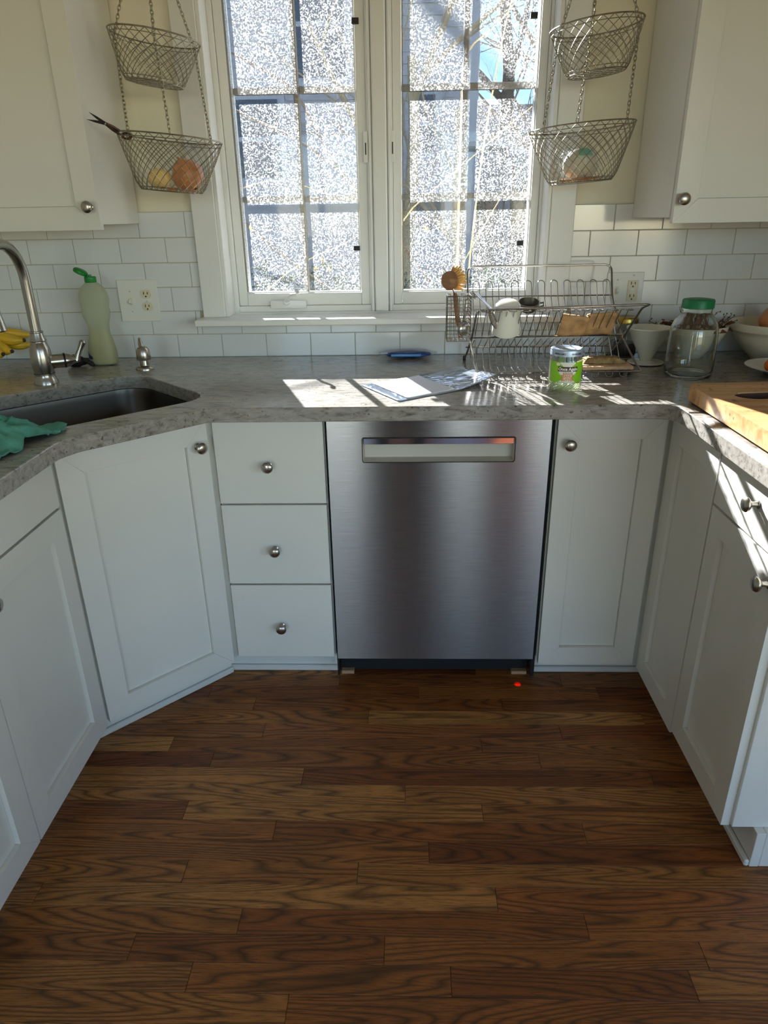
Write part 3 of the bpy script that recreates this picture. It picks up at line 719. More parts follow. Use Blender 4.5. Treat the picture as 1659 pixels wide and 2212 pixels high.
toggle(c, -1.016, 1.104); screw(c, -1.016, 1.137); screw(c, -1.016, 1.071); screw(c, -.962, 1.104)
for z in (1.1275, 1.0865):
    bm = B(); pts = [(.0172*math.cos(a), .0172*math.sin(a)) for a in [2*math.pi*k/28 for k in range(28)]]
    pts = [(x, max(-.0138, min(.0138, y))) for x, y in pts]
    vs = add_prism(bm, pts, 0, .0028)
    bmesh.ops.transform(bm, matrix=T3(-.962, -.0061, z) @ Matrix.Rotation(R(90), 4, 'X'), verts=vs); obj('outlet', bm, 'ivory', c); holes(c, -.962, z+.003, -.0090)
p0, p1 = (.578, 1.058), (.6975, 1.1755)
c = thing('outlet_plate', 'white wall plate with a toggle switch and rectangular safety outlet behind the dish rack', 'outlet plate', (.64, -.003, 1.1))
boxobj('plate', (p0[0], p1[0], -.006, -.0008, p0[1], p1[1]), 'plate_white', c, .002)
toggle(c, .612, 1.118); screw(c, .612, 1.152); screw(c, .612, 1.084); screw(c, .663, 1.166)
boxobj('outlet', (.646, .680, -.0085, -.0061, 1.084, 1.150), 'ivory', c, .001); holes(c, .663, 1.141, -.0086); holes(c, .663, 1.101, -.0086)
for z in (1.113, 1.122): boxobj('test_button', (.656, .670, -.0096, -.0086, z-.0035, z+.0035), 'plate_white', c, .0005)

# ------------------------------------------------------------------ faucet, pump, stopper, bananas, soap, cloth
FX, FY = -1.157, -.398
c = thing('faucet', 'brushed steel gooseneck kitchen faucet behind the sink', 'faucet', (FX, FY, ZC))
bm = B(); add_lathe(bm, [(0, 0), (.034, 0), (.034, .004), (.029, .016), (.0265, .024), (.0265, .027), (.0295, .028), (.0295, .031)], 36, T3(FX, FY, ZC)); obj('base', bm, 'faucet_steel', c)
bm = B(); add_lathe(bm, [(.0275, .031), (.030, .05), (.0305, .075), (.028, .10), (.0225, .118), (.0205, .121), (.0205, .123), (.0225, .125), (.0195, .135), (.0175, .147), (.0195, .149), (.0195, .152), (.0155, .153)], 36, T3(FX, FY, ZC)); obj('body', bm, 'faucet_steel', c)
pts = [(FX, FY, ZC+.15), (FX, FY, 1.15)] + [Vector((FX+.0*k, FY-.1+.1*math.cos(a), 1.205+.1*math.sin(a))) for k, a in enumerate([R(q) for q in range(0, 181, 12)])]
pts += [(FX, FY-.2, 1.19)]
pts = [Vector(p)+Vector((.02*(FY-p[1]), 0, 0)) for p in map(Vector, pts)]
bm = B(); add_tube(bm, pts, .0145, 20); obj('spout', bm, 'faucet_steel', c)
e = pts[-1]
bm = B(); add_lathe(bm, [(0, 0), (.014, 0), (.0145, -.004), (.016, -.008), (.016, -.03), (.0175, -.05), (.0235, -.085), (.0245, -.092), (.022, -.095), (0, -.095)], 28, T3(e.x, e.y, e.z)); obj('spray_head', bm, 'faucet_steel', c)
va = Vector((.86, .5, 0)).normalized(); vb = Vector((FX, FY, ZC+.062))
q = Vector((0, 0, 1)).rotation_difference(va).to_matrix().to_4x4(); Tv = Matrix.Translation(vb) @ q
bm = B(); add_lathe(bm, [(0, .02), (.0205, .02), (.0205, .058)], 28, Tv); obj('valve', bm, 'faucet_steel', c)
bm = B(); add_lathe(bm, [(.0212, .058), (.0218, .060), (.0212, .0635)], 28, Tv); obj('valve_ring', bm, 'black_metal', c)
bm = B(); add_lathe(bm, [(.0200, .0635), (.018, .075), (.012, .086), (.0095, .092), (.0095, .098), (.0, .102)], 28, Tv); obj('handle_hub', bm, 'faucet_steel', c)
h0 = vb+va*.093
bm = B(); add_tube(bm, [h0+Vector((0, 0, -.004)), h0+va*.006+Vector((0, 0, .012)), h0+va*.014+Vector((0, 0, .026)), h0+va*.021+Vector((0, 0, .038)), h0+va*.026+Vector((0, 0, .048)), h0+va*.028+Vector((0, 0, .054))], [.010, .0085, .007, .0085, .0095, .005], 16); obj('lever', bm, 'faucet_steel', c)
px_, py_ = -.926, -.206
c = thing('soap_pump', 'small brushed nickel soap dispenser pump beside the sink', 'soap dispenser', (px_, py_, ZC))
bm = B(); add_lathe(bm, [(0, 0), (.029, 0), (.029, .005), (.027, .009), (.022, .012), (.0145, .014), (.0135, .030)], 28, T3(px_, py_, ZC)); obj('base', bm, 'nickel', c)
bm = B(); add_lathe(bm, [(.0135, .030), (.021, .031), (.023, .036), (.0215, .050), (.020, .063), (.016, .070), (.010, .073), (0, .074)], 28, T3(px_, py_, ZC)); obj('head', bm, 'nickel', c)
bm = B(); add_tube(bm, [(px_-.004, py_, ZC+.070), (px_-.007, py_+.006, ZC+.084), (px_-.011, py_+.016, ZC+.096)], [.0075, .0068, .004], 12); obj('nozzle', bm, 'nickel', c)

def lumpy(cx, cy, cz, rx, ry, rz, amp, freq, seed, n=(20, 14)):
    bm = B(); bmesh.ops.create_uvsphere(bm, u_segments=n[0], v_segments=n[1], radius=1)
    for v in bm.verts:
        k = 1+amp*mnoise.noise(v.co*freq+Vector((seed, seed*2, 0)))
        v.co = Vector((cx+v.co.x*rx*k, cy+v.co.y*ry*k, max(cz-rz, cz+v.co.z*rz*k)))
    return bm
c = thing('drain_stopper', 'crumpled black rubber sink stopper lying behind the faucet handle', 'sink stopper', (-1.18, -.155, ZC))
obj('stopper', lumpy(-1.175, -.15, ZC+.0185, .032, .026, .018, .35, 2.2, 3), 'black_rubber', c)
bm = B(); add_tube(bm, [(-1.155, -.152, ZC+.022), (-1.135, -.155, ZC+.020), (-1.118, -.16, ZC+.010), (-1.112, -.162, ZC+.006)], [.010, .009, .008, .005], 10); obj('tab', bm, 'black_rubber', c)

c = thing('banana_bunch', 'bunch of ripe yellow bananas with brown spots behind the faucet', 'bananas', (-1.45, -.1, ZC))
crown = Vector((-1.505, -.075, ZC+.115))
for i, (ex, ey, ez, sag) in enumerate(((-1.365, -.045, ZC+.090, .012), (-1.362, -.10, ZC+.080, .0), (-1.385, -.145, ZC+.052, -.015), (-1.350, -.075, ZC+.062, -.01), (-1.40, -.175, ZC+.048, -.022))):
    e = Vector((ex, ey, ez)); mid = (crown+e)/2+Vector((.01, -.02, -.022+sag)); P = []
    for k in range(11):
        t = k/10; P.append(crown*(1-t)**2+mid*2*t*(1-t)+e*t*t)
    rr = [.006, .011, .016, .0185, .0195, .0198, .0195, .0185, .0155, .010, .005]
    mz = min(p.z-r for p, r in zip(P, rr)); P = [p+Vector((0, 0, max(0, ZC+.0005-mz))) for p in P]
    bm = B(); add_tube(bm, P, rr, 10); o = obj('banana', bm, 'banana', c, angle=28)
    bm = B(); bmesh.ops.create_uvsphere(bm, u_segments=8, v_segments=6, radius=.0065, matrix=Matrix.Translation(P[-1])); t_ = obj('tip', bm, 'banana_tip'); t_.parent = o
bm = B(); add_tube(bm, [crown+Vector((-.012, .0, .012)), crown], [.010, .013], 10); obj('stem', bm, 'banana_tip', c)

# dish soap bottle
bx, by = -1.095, -.115
c = thing('dish_soap_bottle', 'half-empty translucent dish soap bottle with an open green flip cap', 'bottle', (bx, by, ZC))
prof = [(.030, .000, .9), (.044, .004, 1), (.046, .02, 1), (.045, .05, 1), (.040, .075, .95), (.033, .105, .92), (.034, .13, .92), (.042, .155, .95), (.0445, .17, .97), (.0425, .182, .98), (.0445, .192, 1), (.046, .21, 1), (.044, .228, 1), (.036, .246, 1), (.022, .258, 1), (.017, .262, 1), (.017, .268, 1)]
bm = B(); rings = []
for r, z, s in prof: rings.append([bm.verts.new((bx+r*1.0*math.copysign(abs(math.cos(a))**.75, math.cos(a)), by+r*.66*math.copysign(abs(math.sin(a))**.75, math.sin(a)), ZC+.0004+z)) for a in [2*math.pi*k/32 for k in range(32)]])
for a, b in zip(rings, rings[1:]):
    for k in range(32): bm.faces.new((a[k], a[(k+1) % 32], b[(k+1) % 32], b[k]))
bm.faces.new(rings[0]); obj('bottle', bm, 'bottle_plastic', c, angle=40)
bm = B(); rings = []
for r, z, s in [(.028, .004, 1), (.040, .008, 1), (.042, .05, 1), (.037, .075, 1), (.030, .105, 1), (.030, .118, 1)]: rings.append([bm.verts.new((bx+r*math.copysign(abs(math.cos(a))**.75, math.cos(a)), by+r*.6*math.copysign(abs(math.sin(a))**.75, math.sin(a)), ZC+z)) for a in [2*math.pi*k/32 for k in range(32)]])
for a, b in zip(rings, rings[1:]):
    for k in range(32): bm.faces.new((a[k], a[(k+1) % 32], b[(k+1) % 32], b[k]))
bm.faces.new(rings[0]); bm.faces.new(rings[-1]); obj('soap', bm, 'soap_liquid', c, angle=40)
bm = B(); add_lathe(bm, [(.0178, .262), (.0185, .264), (.0185, .278), (.016, .280), (.006, .280), (.005, .286), (0, .286)], 24, T3(bx, by, ZC)); cp = obj('cap', bm, 'green_cap', c)
bm = B(); add_lathe(bm, [(0, .0), (.020, .0), (.021, .003), (.020, .009), (.016, .012), (0, .013)], 24, T3(bx-.030, by, ZC+.290) @ Matrix.Rotation(R(28), 4, 'Y'), sx=1.1); o = obj('flip_lid', bm, 'green_cap'); o.parent = cp
bm = B(); vs = []
for j in range(9):
    a = R(205+j*5); vs.append((bx+.0465*math.copysign(abs(math.cos(a))**.75, math.cos(a)), by+.0465*.67*math.copysign(abs(math.sin(a))**.75, math.sin(a))))
lo_ = [bm.verts.new((x, y, ZC+.022)) for x, y in vs]; hi_ = [bm.verts.new((x, y, ZC+.050-.02*k/8)) for k, (x, y) in enumerate(vs)]
for k in range(8): bm.faces.new((lo_[k], lo_[k+1], hi_[k+1], hi_[k]))
o = obj('label', bm, 'bottle_label', c); o['label'] = 'dark blue printed label'

# green dish cloth, crumpled
def cloth():
    bm = B(); n = 46; g = {}
    cx, cy = -1.005, -1.005
    for i in range(n+1):
        for j in range(n+1):
            u, v = i/n-.5, j/n-.5
            r = math.hypot(u, v)*2
            x = cx+u*.20+.022*mnoise.noise(Vector((u*5, v*5, 1))); y = cy+v*.22+.024*mnoise.noise(Vector((u*5, v*5, 7)))
            if u > .3 and v > 0: x += (u-.3)*.16; y += (u-.3)*.10
            hgt = .050*max(0, 1-r*r*.85)
            f = .034*(.55-abs(mnoise.noise(Vector((u*6.5, v*6.5, 3))))*2.2)+.012*mnoise.noise(Vector((u*16, v*16, 5)))
            z = ZC+.004+max(0, hgt+f*(1.3-.9*min(1, r)))
            g[i, j] = bm.verts.new((min(x, -.862), y, z))
    for i in range(n):
        for j in range(n): bm.faces.new((g[i, j], g[i+1, j], g[i+1, j+1], g[i, j+1]))
    o = obj('dish_cloth', bm, 'cloth_green', angle=180)
    so = o.modifiers.new('thick', 'SOLIDIFY'); so.thickness = .003; so.offset = 0
    tag(o, 'crumpled green terry dish cloth on the worktop beside the sink', 'dish cloth')
cloth()

# ------------------------------------------------------------------ packages on the worktop
def mailer_bag():
    c = thing('plastic_mailer', 'flat clear plastic packet with a white paper insert, curling up from the worktop', 'packet', (0, -.46, ZC))
    A, Bq, Cq, D = Vector((-.214, -.468, ZC+.002)), Vector((-.104, -.660, ZC+.002)), PX(1073, 808, 'z', ZC+.028), PX(990, 787, 'z', ZC+.016)
    n, m = 30, 16
    def pt(s, t, dz=0):
        p = (A*(1-t)+Bq*t)*(1-s)+(D*(1-t)+Cq*t)*s
        lift = max(0, s-.45)**2
        z = ZC+.002+(lift*(.030*(1-t)+.085*t)) + .0015*mnoise.noise(Vector((s*6, t*4, 2)))*(1 if s > .4 else .3)
        return Vector((p.x, p.y, max(ZC+.0016, z)+dz))
    def sheet(s0, s1, t0, t1, dz, name, mat):
        bm = B(); g = {}
        for i in range(n+1):
            for j in range(m+1): g[i, j] = bm.verts.new(pt(s0+(s1-s0)*i/n, t0+(t1-t0)*j/m, dz))
        for i in range(n):
            for j in range(m): bm.faces.new((g[i, j], g[i+1, j], g[i+1, j+1], g[i, j+1]))
        o = obj(name, bm, mat, c, angle=180); so = o.modifiers.new('thick', 'SOLIDIFY'); so.thickness = .0008; so.offset = 1
    sheet(0, 1, 0, 1, -.001, 'film', 'mailer_film'); sheet(.1, .56, .03, .97, .0012, 'paper_insert', 'paper_white')
    sheet(0, .12, 0, 1, .0012, 'flap', 'clear_plastic')
mailer_bag()
c = thing('blue_package', 'small dark blue item sealed in a clear plastic bag by the tiles', 'package', (-.08, -.07, ZC))
bm = lumpy(-.078, -.062, ZC+.013, .078, .026, .011, .12, 2, 5, (28, 12)); obj('contents', bm, 'bag_blue', c)
bm = B(); add_box(bm, -.135, -.035, -.0895, -.0875, ZC+.010, ZC+.018, .001); obj('stripe', bm, 'bag_blue_light', c)
bm = lumpy(-.08, -.062, ZC+.0155, .100, .034, .0152, .25, 4, 9, (36, 14)); obj('bag', bm, 'clear_plastic', c, angle=20)

# ------------------------------------------------------------------ peanut butter jar
JX, JY, JR = .3455, -.531, .0425
c = thing('peanut_butter_jar', 'empty glass peanut butter jar with green label and silver lid', 'jar', (JX, JY, ZC))
bm = B(); add_lathe(bm, [(0, .0065), (.036, .004), (.039, .0005), (.0415, .003), (JR, .010), (JR, .083), (.041, .088), (.0385, .090), (.0385, .094), (.040, .096), (.040, .100)], 48, T3(JX, JY, ZC)); obj('glass', bm, 'jar_green_tint', c)
bm = B(); add_lathe(bm, [(0, .0085), (.034, .0072), (.0395, .011), (.0405, .018), (.0405, .080), (.0375, .088), (.0375, .100)], 48, T3(JX, JY, ZC)); obj('inner_glass', bm, 'jar_glass', c)
leaf_mat('glass_rib', srgb(226, 234, 196))
for k in range(30):
    a = 2*math.pi*k/30
    bm = B(); add_tube(bm, [(JX+JR*1.002*math.cos(a+q*.5), JY+JR*1.002*math.sin(a+q*.5), ZC+.007+.016*q) for q in (0, .33, .66, 1)], [.0006, .0013, .0013, .0006], 5); obj('rib', bm, 'glass_rib', c)
bm = B(); add_lathe(bm, [(.0418, .094), (.0432, .0945), (.0432, .108), (.0425, .1105), (.0410, .112), (.036, .1115), (.033, .1095), (0, .1095)], 48, T3(JX, JY, ZC)); lid = obj('lid', bm, 'lid_silver', c)
def bend(me_or_bm, R_, a0):
    for v in me_or_bm.verts if isinstance(me_or_bm, bmesh.types.BMesh) else me_or_bm.vertices:
        x, y, z = v.co; a = a0 + x/R_; rr = R_+z
        v.co = Vector((JX+rr*math.cos(a), JY+rr*math.sin(a), ZC+y))
A0 = math.atan2(CAM.y-JY, CAM.x-JX)
def patch(poly_fn, x0, x1, z0, z1, dr, name, mat, parent=None, nx=36, nz=14):
    """label patch: poly_fn(zfrac) -> (xl, xr) limits"""
    bm = B(); g = {}
    for j in range(nz+1):
        f = j/nz; xl, xr = poly_fn(f) if poly_fn else (x0, x1)
        for i in range(nx+1): g[i, j] = bm.verts.new((xl+(xr-xl)*i/nx, z0+(z1-z0)*f, dr))
    for i in range(nx):
        for j in range(nz): bm.faces.new((g[i, j], g[i+1, j], g[i+1, j+1], g[i, j+1]))
    bend(bm, JR, A0); o = obj(name, bm, mat, c if parent is None else None, angle=180)
    if parent is not None: o.parent = parent
    return o
lab = patch(None, -.075, .075, .026, .0805, .0006, 'label', 'label_green'); lab['label'] = 'bright green paper label'
def peanut(f):
    w = .0165+.0065*math.cos(f*4*math.pi*.98+.2) if f < .99 else .02
    return (.006-w, .006+w)
patch(peanut, 0, 0, .0265, .080, .0009, 'peanut_shape', 'label_white', lab)
patch(None, -.0745, -.048, .0265, .080, .0009, 'fact_panel', 'label_white', lab)
patch(None, -.019, .033, .0560, .0685, .0012, 'banner', 'label_brown', lab)
patch(None, -.0055, .0205, .0476, .0538, .0012, 'badge', 'label_tan', lab)
def circ(f): w = .0052*math.sqrt(max(0, 1-(2*f-1)**2)); return (-.0195-w, -.0195+w)
patch(circ, 0, 0, .0705, .0785, .0012, 'seal', 'label_white', lab, 10, 10)
def text(s, size, x, z, mat, parent, name='lettering', dr=.0016, R_=None, sx=1.0, a0=None):
    cu = bpy.data.curves.new('lettering', 'FONT'); cu.body = s; cu.size = size; cu.align_x = 'CENTER'; cu.align_y = 'CENTER'; cu.offset = size*.025; cu.resolution_u = 2
    o = bpy.data.objects.new('tmp_text', cu); COL.objects.link(o); bpy.context.view_layer.update()
    me = bpy.data.meshes.new_from_object(o.evaluated_get(bpy.context.evaluated_depsgraph_get())); bpy.data.objects.remove(o); bpy.data.curves.remove(cu)
    for v in me.vertices: v.co = Vector((v.co.x*sx+x, v.co.y+z, dr))
    bend(me, R_ or JR, A0 if a0 is None else a0); me.name = name; me.materials.clear(); me.materials.append(MATS[mat])
    oo = bpy.data.objects.new(name, me); COL.objects.link(oo); oo.parent = parent; return oo
text('Once Again', .0114, .0070, .0622, 'print_white', lab, sx=.92)
text('CRUNCHY', .0056, .0075, .0506, 'label_white', lab)
text('PEANUT', .0106, .0075, .0430, 'print_orange', lab, sx=.86)
text('BUTTER', .0106, .0075, .0338, 'print_orange', lab, sx=.86)
for k in range(3): text('NON-GMO', .0062, -.0165+k*.046-.0, .101, 'print_black', lid, R_=.0432, dr=.0004)

# ------------------------------------------------------------------ jars, dripper, bowls, plate, board
c = thing('glass_jar', 'big empty clear glass jar with a ribbed green lid', 'jar', (.738, -.372, ZC))
gx, gy = .738, -.372
bm = B(); add_lathe(bm, [(0, .004), (.05, .002), (.060, 0), (.0655, .004), (.0672, .012), (.0665, .06), (.0655, .118), (.0635, .138), (.057, .156), (.047, .170), (.0405, .178), (.0395, .183), (.041, .186), (.041, .190), (.0375, .190), (.0368, .179), (.0435, .168), (.0535, .154), (.0600, .137), (.0620, .118), (.0632, .06), (.0636, .02), (.060, .011), (.05, .008), (0, .008)], 64, T3(gx, gy, ZC)); obj('glass', bm, 'thick_glass', c, angle=50)
bm = B(); n = 96; rings = []
for r, z in ((.0405, .191), (.0425, .191), (.0425, .211), (.041, .2145), (.036, .2155), (0, .2155)):
    if r == 0: rings.append([bm.verts.new((gx, gy, ZC+z))])
    else: rings.append([bm.verts.new((gx+(r+(.0006 if k % 2 and .0424 < r < .0426 else 0))*math.cos(2*math.pi*k/n), gy+(r+(.0006 if k % 2 and .0424 < r < .0426 else 0))*math.sin(2*math.pi*k/n), ZC+z)) for k in range(n)])
for a, b in zip(rings, rings[1:]):
    for k in range(n):
        if len(b) == 1: bm.faces.new((a[k], a[(k+1) % n], b[0]))
        else: bm.faces.new((a[k], a[(k+1) % n], b[(k+1) % n], b[k]))
obj('lid', bm, 'green_lid', c)

dx, dy = .672, -.195
c = thing('coffee_dripper', 'white cone coffee dripper on a round saucer base', 'coffee dripper', (dx, dy, ZC))
bm = B(); add_lathe(bm, [(0, .004), (.022, .002), (.040, 0), (.054, .003), (.0555, .006), (.054, .0075), (.028, .0065), (.018, .010), (0, .010)], 44, T3(dx, dy, ZC)); obj('saucer', bm, 'dripper_white', c)
bm = B(); add_lathe(bm, [(.016, .0085), (.019, .018), (.026, .032), (.046, .070), (.066, .108), (.0685, .110), (.0685, .113), (.065, .112), (.044, .074), (.024, .036), (.016, .02), (.015, .009)], 44, T3(dx, dy, ZC)); obj('cone', bm, 'dripper_white', c)

mx_, my_ = .640, -.062
c = thing('canning_jar', 'glass jar of dark jam with a gold metal lid behind the dripper', 'jar', (mx_, my_, ZC))
bm = B(); add_lathe(bm, [(0, .001), (.034, 0), (.038, .004), (.039, .02), (.039, .09), (.036, .102), (.033, .106), (.033, .112), (.030, .112), (.030, .105), (.033, .100), (.0366, .088), (.0366, .012), (.033, .004), (0, .004)], 36, T3(mx_, my_, ZC)); obj('glass', bm, 'thick_glass', c)
bm = B(); add_lathe(bm, [(0, .0045), (.032, .0045), (.0360, .012), (.0360, .045), (0, .045)], 36, T3(mx_, my_, ZC)); obj('jam', bm, 'jam', c)
bm = B(); add_lathe(bm, [(.0345, .108), (.0375, .109), (.0375, .122), (.036, .126), (.034, .1275), (.03, .1265), (0, .1265)], 40, T3(mx_, my_, ZC)); obj('lid', bm, 'gold_lid', c)

def bowl(name, label, x, y, r, h, foot):
    c = thing(name, label, 'bowl', (x, y, ZC))
    bm = B(); add_lathe(bm, [(0, .003), (foot-.006, .003), (foot-.003, 0), (foot, .001), (foot+.004, .008), (r*.70, h*.36), (r*.88, h*.66), (r*.945, h*.80), (r*.965, h*.805), (r*.97, h*.82), (r, h*.97), (r, h), (r*.975, h), (r*.93, h*.8), (r*.80, h*.5), (r*.5, h*.16), (0, .010)], 56, T3(x, y, ZC)); obj('bowl', bm, 'bowl_cream', c, angle=50)
    return c
bowl('mixing_bowl', 'cream bowl of dried stems behind the glass jar', .835, -.118, .105, .108, .045)
bowl('mixing_bowl', 'cream mixing bowl holding a brown onion and loose skins', 1.082, -.152, .140, .118, .06)
# dried stems with seed heads and leaves
def dried():
    c = thing('dried_stems', 'tangle of dried brown stems and leaves in the cream bowl', 'dried plants', (.83, -.12, ZC+.05)); random.seed(3)
    for i in range(26):
        a = random.uniform(0, 6.28); r0 = random.uniform(.0, .05); dirx, diry = math.cos(a), math.sin(a)*.8
        p0 = Vector((.83+r0*dirx, -.13+r0*diry, ZC+.070)); L_ = random.uniform(.06, .125)
        P = [p0]; d = Vector((dirx, diry, random.uniform(.35, 1.1))).normalized()
        for k in range(5): d = (d+Vector((random.uniform(-.3, .3), random.uniform(-.3, .3), random.uniform(-.15, .2)))).normalized(); P.append(P[-1]+d*L_/5)
        P = [Vector((p.x, min(p.y, -.012), p.z)) for p in P]
        bm = B(); add_tube(bm, P, [.0022, .002, .0017, .0014, .0012, .0006], 5); st = obj('stem', bm, 'dried', c)
        for q in (2, 3, 4, 5):
            bm = B(); d2 = Vector((random.uniform(-1, 1), random.uniform(-1, .3), random.uniform(.2, 1))).normalized()*random.uniform(.008, .018); e = P[q]+d2; e.y = min(e.y, -.012)
            add_tube(bm, [P[q], e], [.0009, .0007], 4); bmesh.ops.create_icosphere(bm, subdivisions=1, radius=.0024, matrix=Matrix.Translation(e)); o = obj('twig', bm, 'dried'); o.parent = st
    for i in range(24):
        a = random.uniform(0, 6.28); r = random.uniform(.01, .095); x, y = .83+r*math.cos(a), min(-.03, -.13+r*math.sin(a)*.9); z = ZC+.088+random.uniform(0, .045)*(1-r/.15)
        bm = B(); T = T3(x, y, z) @ Matrix.Rotation(random.uniform(0, 6), 4, 'Z') @ Matrix.Rotation(random.uniform(-.9, .9), 4, 'Y') @ Matrix.Rotation(random.uniform(-.6, .6), 4, 'X')
        pts = [(0, 0, 0), (.014, .008, .004), (.034, .009, .006), (.055, 0, -.003), (.034, -.009, .006), (.014, -.008, .004), (.028, 0, -.002)]
        vs = [bm.verts.new(T @ Vector(p)) for p in pts]
        for f in ((0, 1, 6), (1, 2, 6), (2, 3, 6), (3, 4, 6), (4, 5, 6), (5, 0, 6)): bm.faces.new([vs[k] for k in f])
        o = obj('leaf', bm, 'dried_leaf', c, angle=60)
    bm = lumpy(.834, -.118, ZC+.075, .078, .078, .022, .3, 3, 2); obj('clump', bm, 'dried', c)
dried()
def onion(name, label, p, r, group=None, mat='onion', squash=.92, axis=None):
    c = thing(name, label, 'onion', p, group)
    T = Matrix.Translation(p) @ (axis.to_matrix().to_4x4() if axis else Matrix.Identity(4))
    pr = []
    for k in range(17):
        a = math.pi*k/16; rr = math.sin(a)*r; z = -math.cos(a)*r*squash
        if k > 12: z += (k-12)*.0022*r/.04
        pr.append((max(rr, 0), z))
    bm = B(); add_lathe(bm, pr, 30, T); b = obj('bulb', bm, mat, c, angle=60)
    bm = B(); add_tube(bm, [T @ Vector((0, 0, r*squash*.98)), T @ Vector((.002, .001, r*squash*1.18)), T @ Vector((.004, 0, r*squash*1.4))], [.006*r/.04, .0045*r/.04, .0015], 8); obj('neck', bm, 'onion_skin', c)
    bm = B(); add_tube(bm, [T @ Vector((0, 0, -r*squash*1.03)), T @ Vector((0, 0, -r*squash*.93))], [.003, .006], 8); obj('root', bm, 'dried', c)
    return c
def flake(x, y, z, s, seed, label, group, mat='onion_skin'):
    random.seed(seed); bm = B(); g = {}; n = 5
    T = T3(x, y, z) @ Matrix.Rotation(random.uniform(0, 6.3), 4, 'Z') @ Matrix.Rotation(random.uniform(-.5, .5), 4, 'X')
    for i in range(n+1):
        for j in range(n+1):
            u, v = i/n-.5, j/n-.5; w_ = math.sqrt(max(.05, 1-(2*u)**2))
            g[i, j] = bm.verts.new(T @ Vector((u*s*1.5, v*s*w_, s*.25*(1-4*v*v)+s*.08*mnoise.noise(Vector((u*5, v*5, seed))))))
    for i in range(n):
        for j in range(n): bm.faces.new((g[i, j], g[i+1, j], g[i+1, j+1], g[i, j+1]))
    o = obj('onion_skin', bm, mat, angle=60); tag(o, label, 'onion skin', group); return o
onion('onion', 'brown onion lying in the cream mixing bowl', Vector((1.063, -.165, ZC+.125)), .044)
for i, (x, y) in enumerate(((1.02, -.165), (1.035, -.20), (1.012, -.135), (1.06, -.215), (1.09, -.21))):
    flake(x, y, ZC+.098+.004*(i % 2), .022, 20+i, 'loose brown onion skin flake in the mixing bowl', 'onion skins in the mixing bowl')
bm = lumpy(1.082, -.152, ZC+.074, .084, .084, .024, .3, 3, 8); o = obj('onion_skin_heap', bm, 'onion_skin'); tag(o, 'heap of papery onion skins filling the mixing bowl', 'onion skin')

c = thing('plate', 'white plate of cherry tomatoes near the cutting board', 'plate', (1.030, -.376, ZC))
plx, ply = 1.030, -.376
bm = B(); add_lathe(bm, [(0, .002), (.055, .002), (.058, 0), (.062, .002), (.085, .012), (.118, .022), (.122, .0235), (.122, .0255), (.116, .0245), (.082, .0155), (.06, .008), (0, .006)], 56, T3(plx, ply, ZC)); obj('plate', bm, 'plate_white', c)
for i, (x, y, r, m_) in enumerate(((1.000, -.385, .017, 'tomato_orange'), (1.028, -.418, .017, 'tomato_orange'), (1.032, -.376, .016, 'tomato_orange'), (1.000, -.420, .0155, 'tomato_orange'), (1.060, -.395, .017, 'tomato_green'), (1.050, -.432, .0175, 'tomato_green'), (1.075, -.36, .016, 'tomato_orange'), (1.085, -.42, .016, 'tomato_orange'))):
    x -= .034
    cc = thing('cherry_tomato', ('small orange cherry tomato on the white plate' if m_ == 'tomato_orange' else 'small yellow-green cherry tomato on the white plate'), 'tomato', (x, y, ZC+.0075), 'orange cherry tomatoes' if m_ == 'tomato_orange' else 'green cherry tomatoes')
    zc = ZC+.0085+r+max(0, (math.hypot(x-plx, y-ply)-.055)*.33)
    bm = B(); bmesh.ops.create_uvsphere(bm, u_segments=18, v_segments=12, radius=r, matrix=T3(x, y, zc)); obj('fruit', bm, m_, cc, angle=90)
    bm = B()
    for k in range(5):
        a = k*1.257+i; add_tube(bm, [(x, y, zc+r*.97), (x+r*.4*math.cos(a), y+r*.4*math.sin(a), zc+r*.98), (x+r*.7*math.cos(a), y+r*.7*math.sin(a), zc+r*.86)], [.0014, .0012, .0004], 4)
    obj('calyx', bm, 'stem_green', cc)

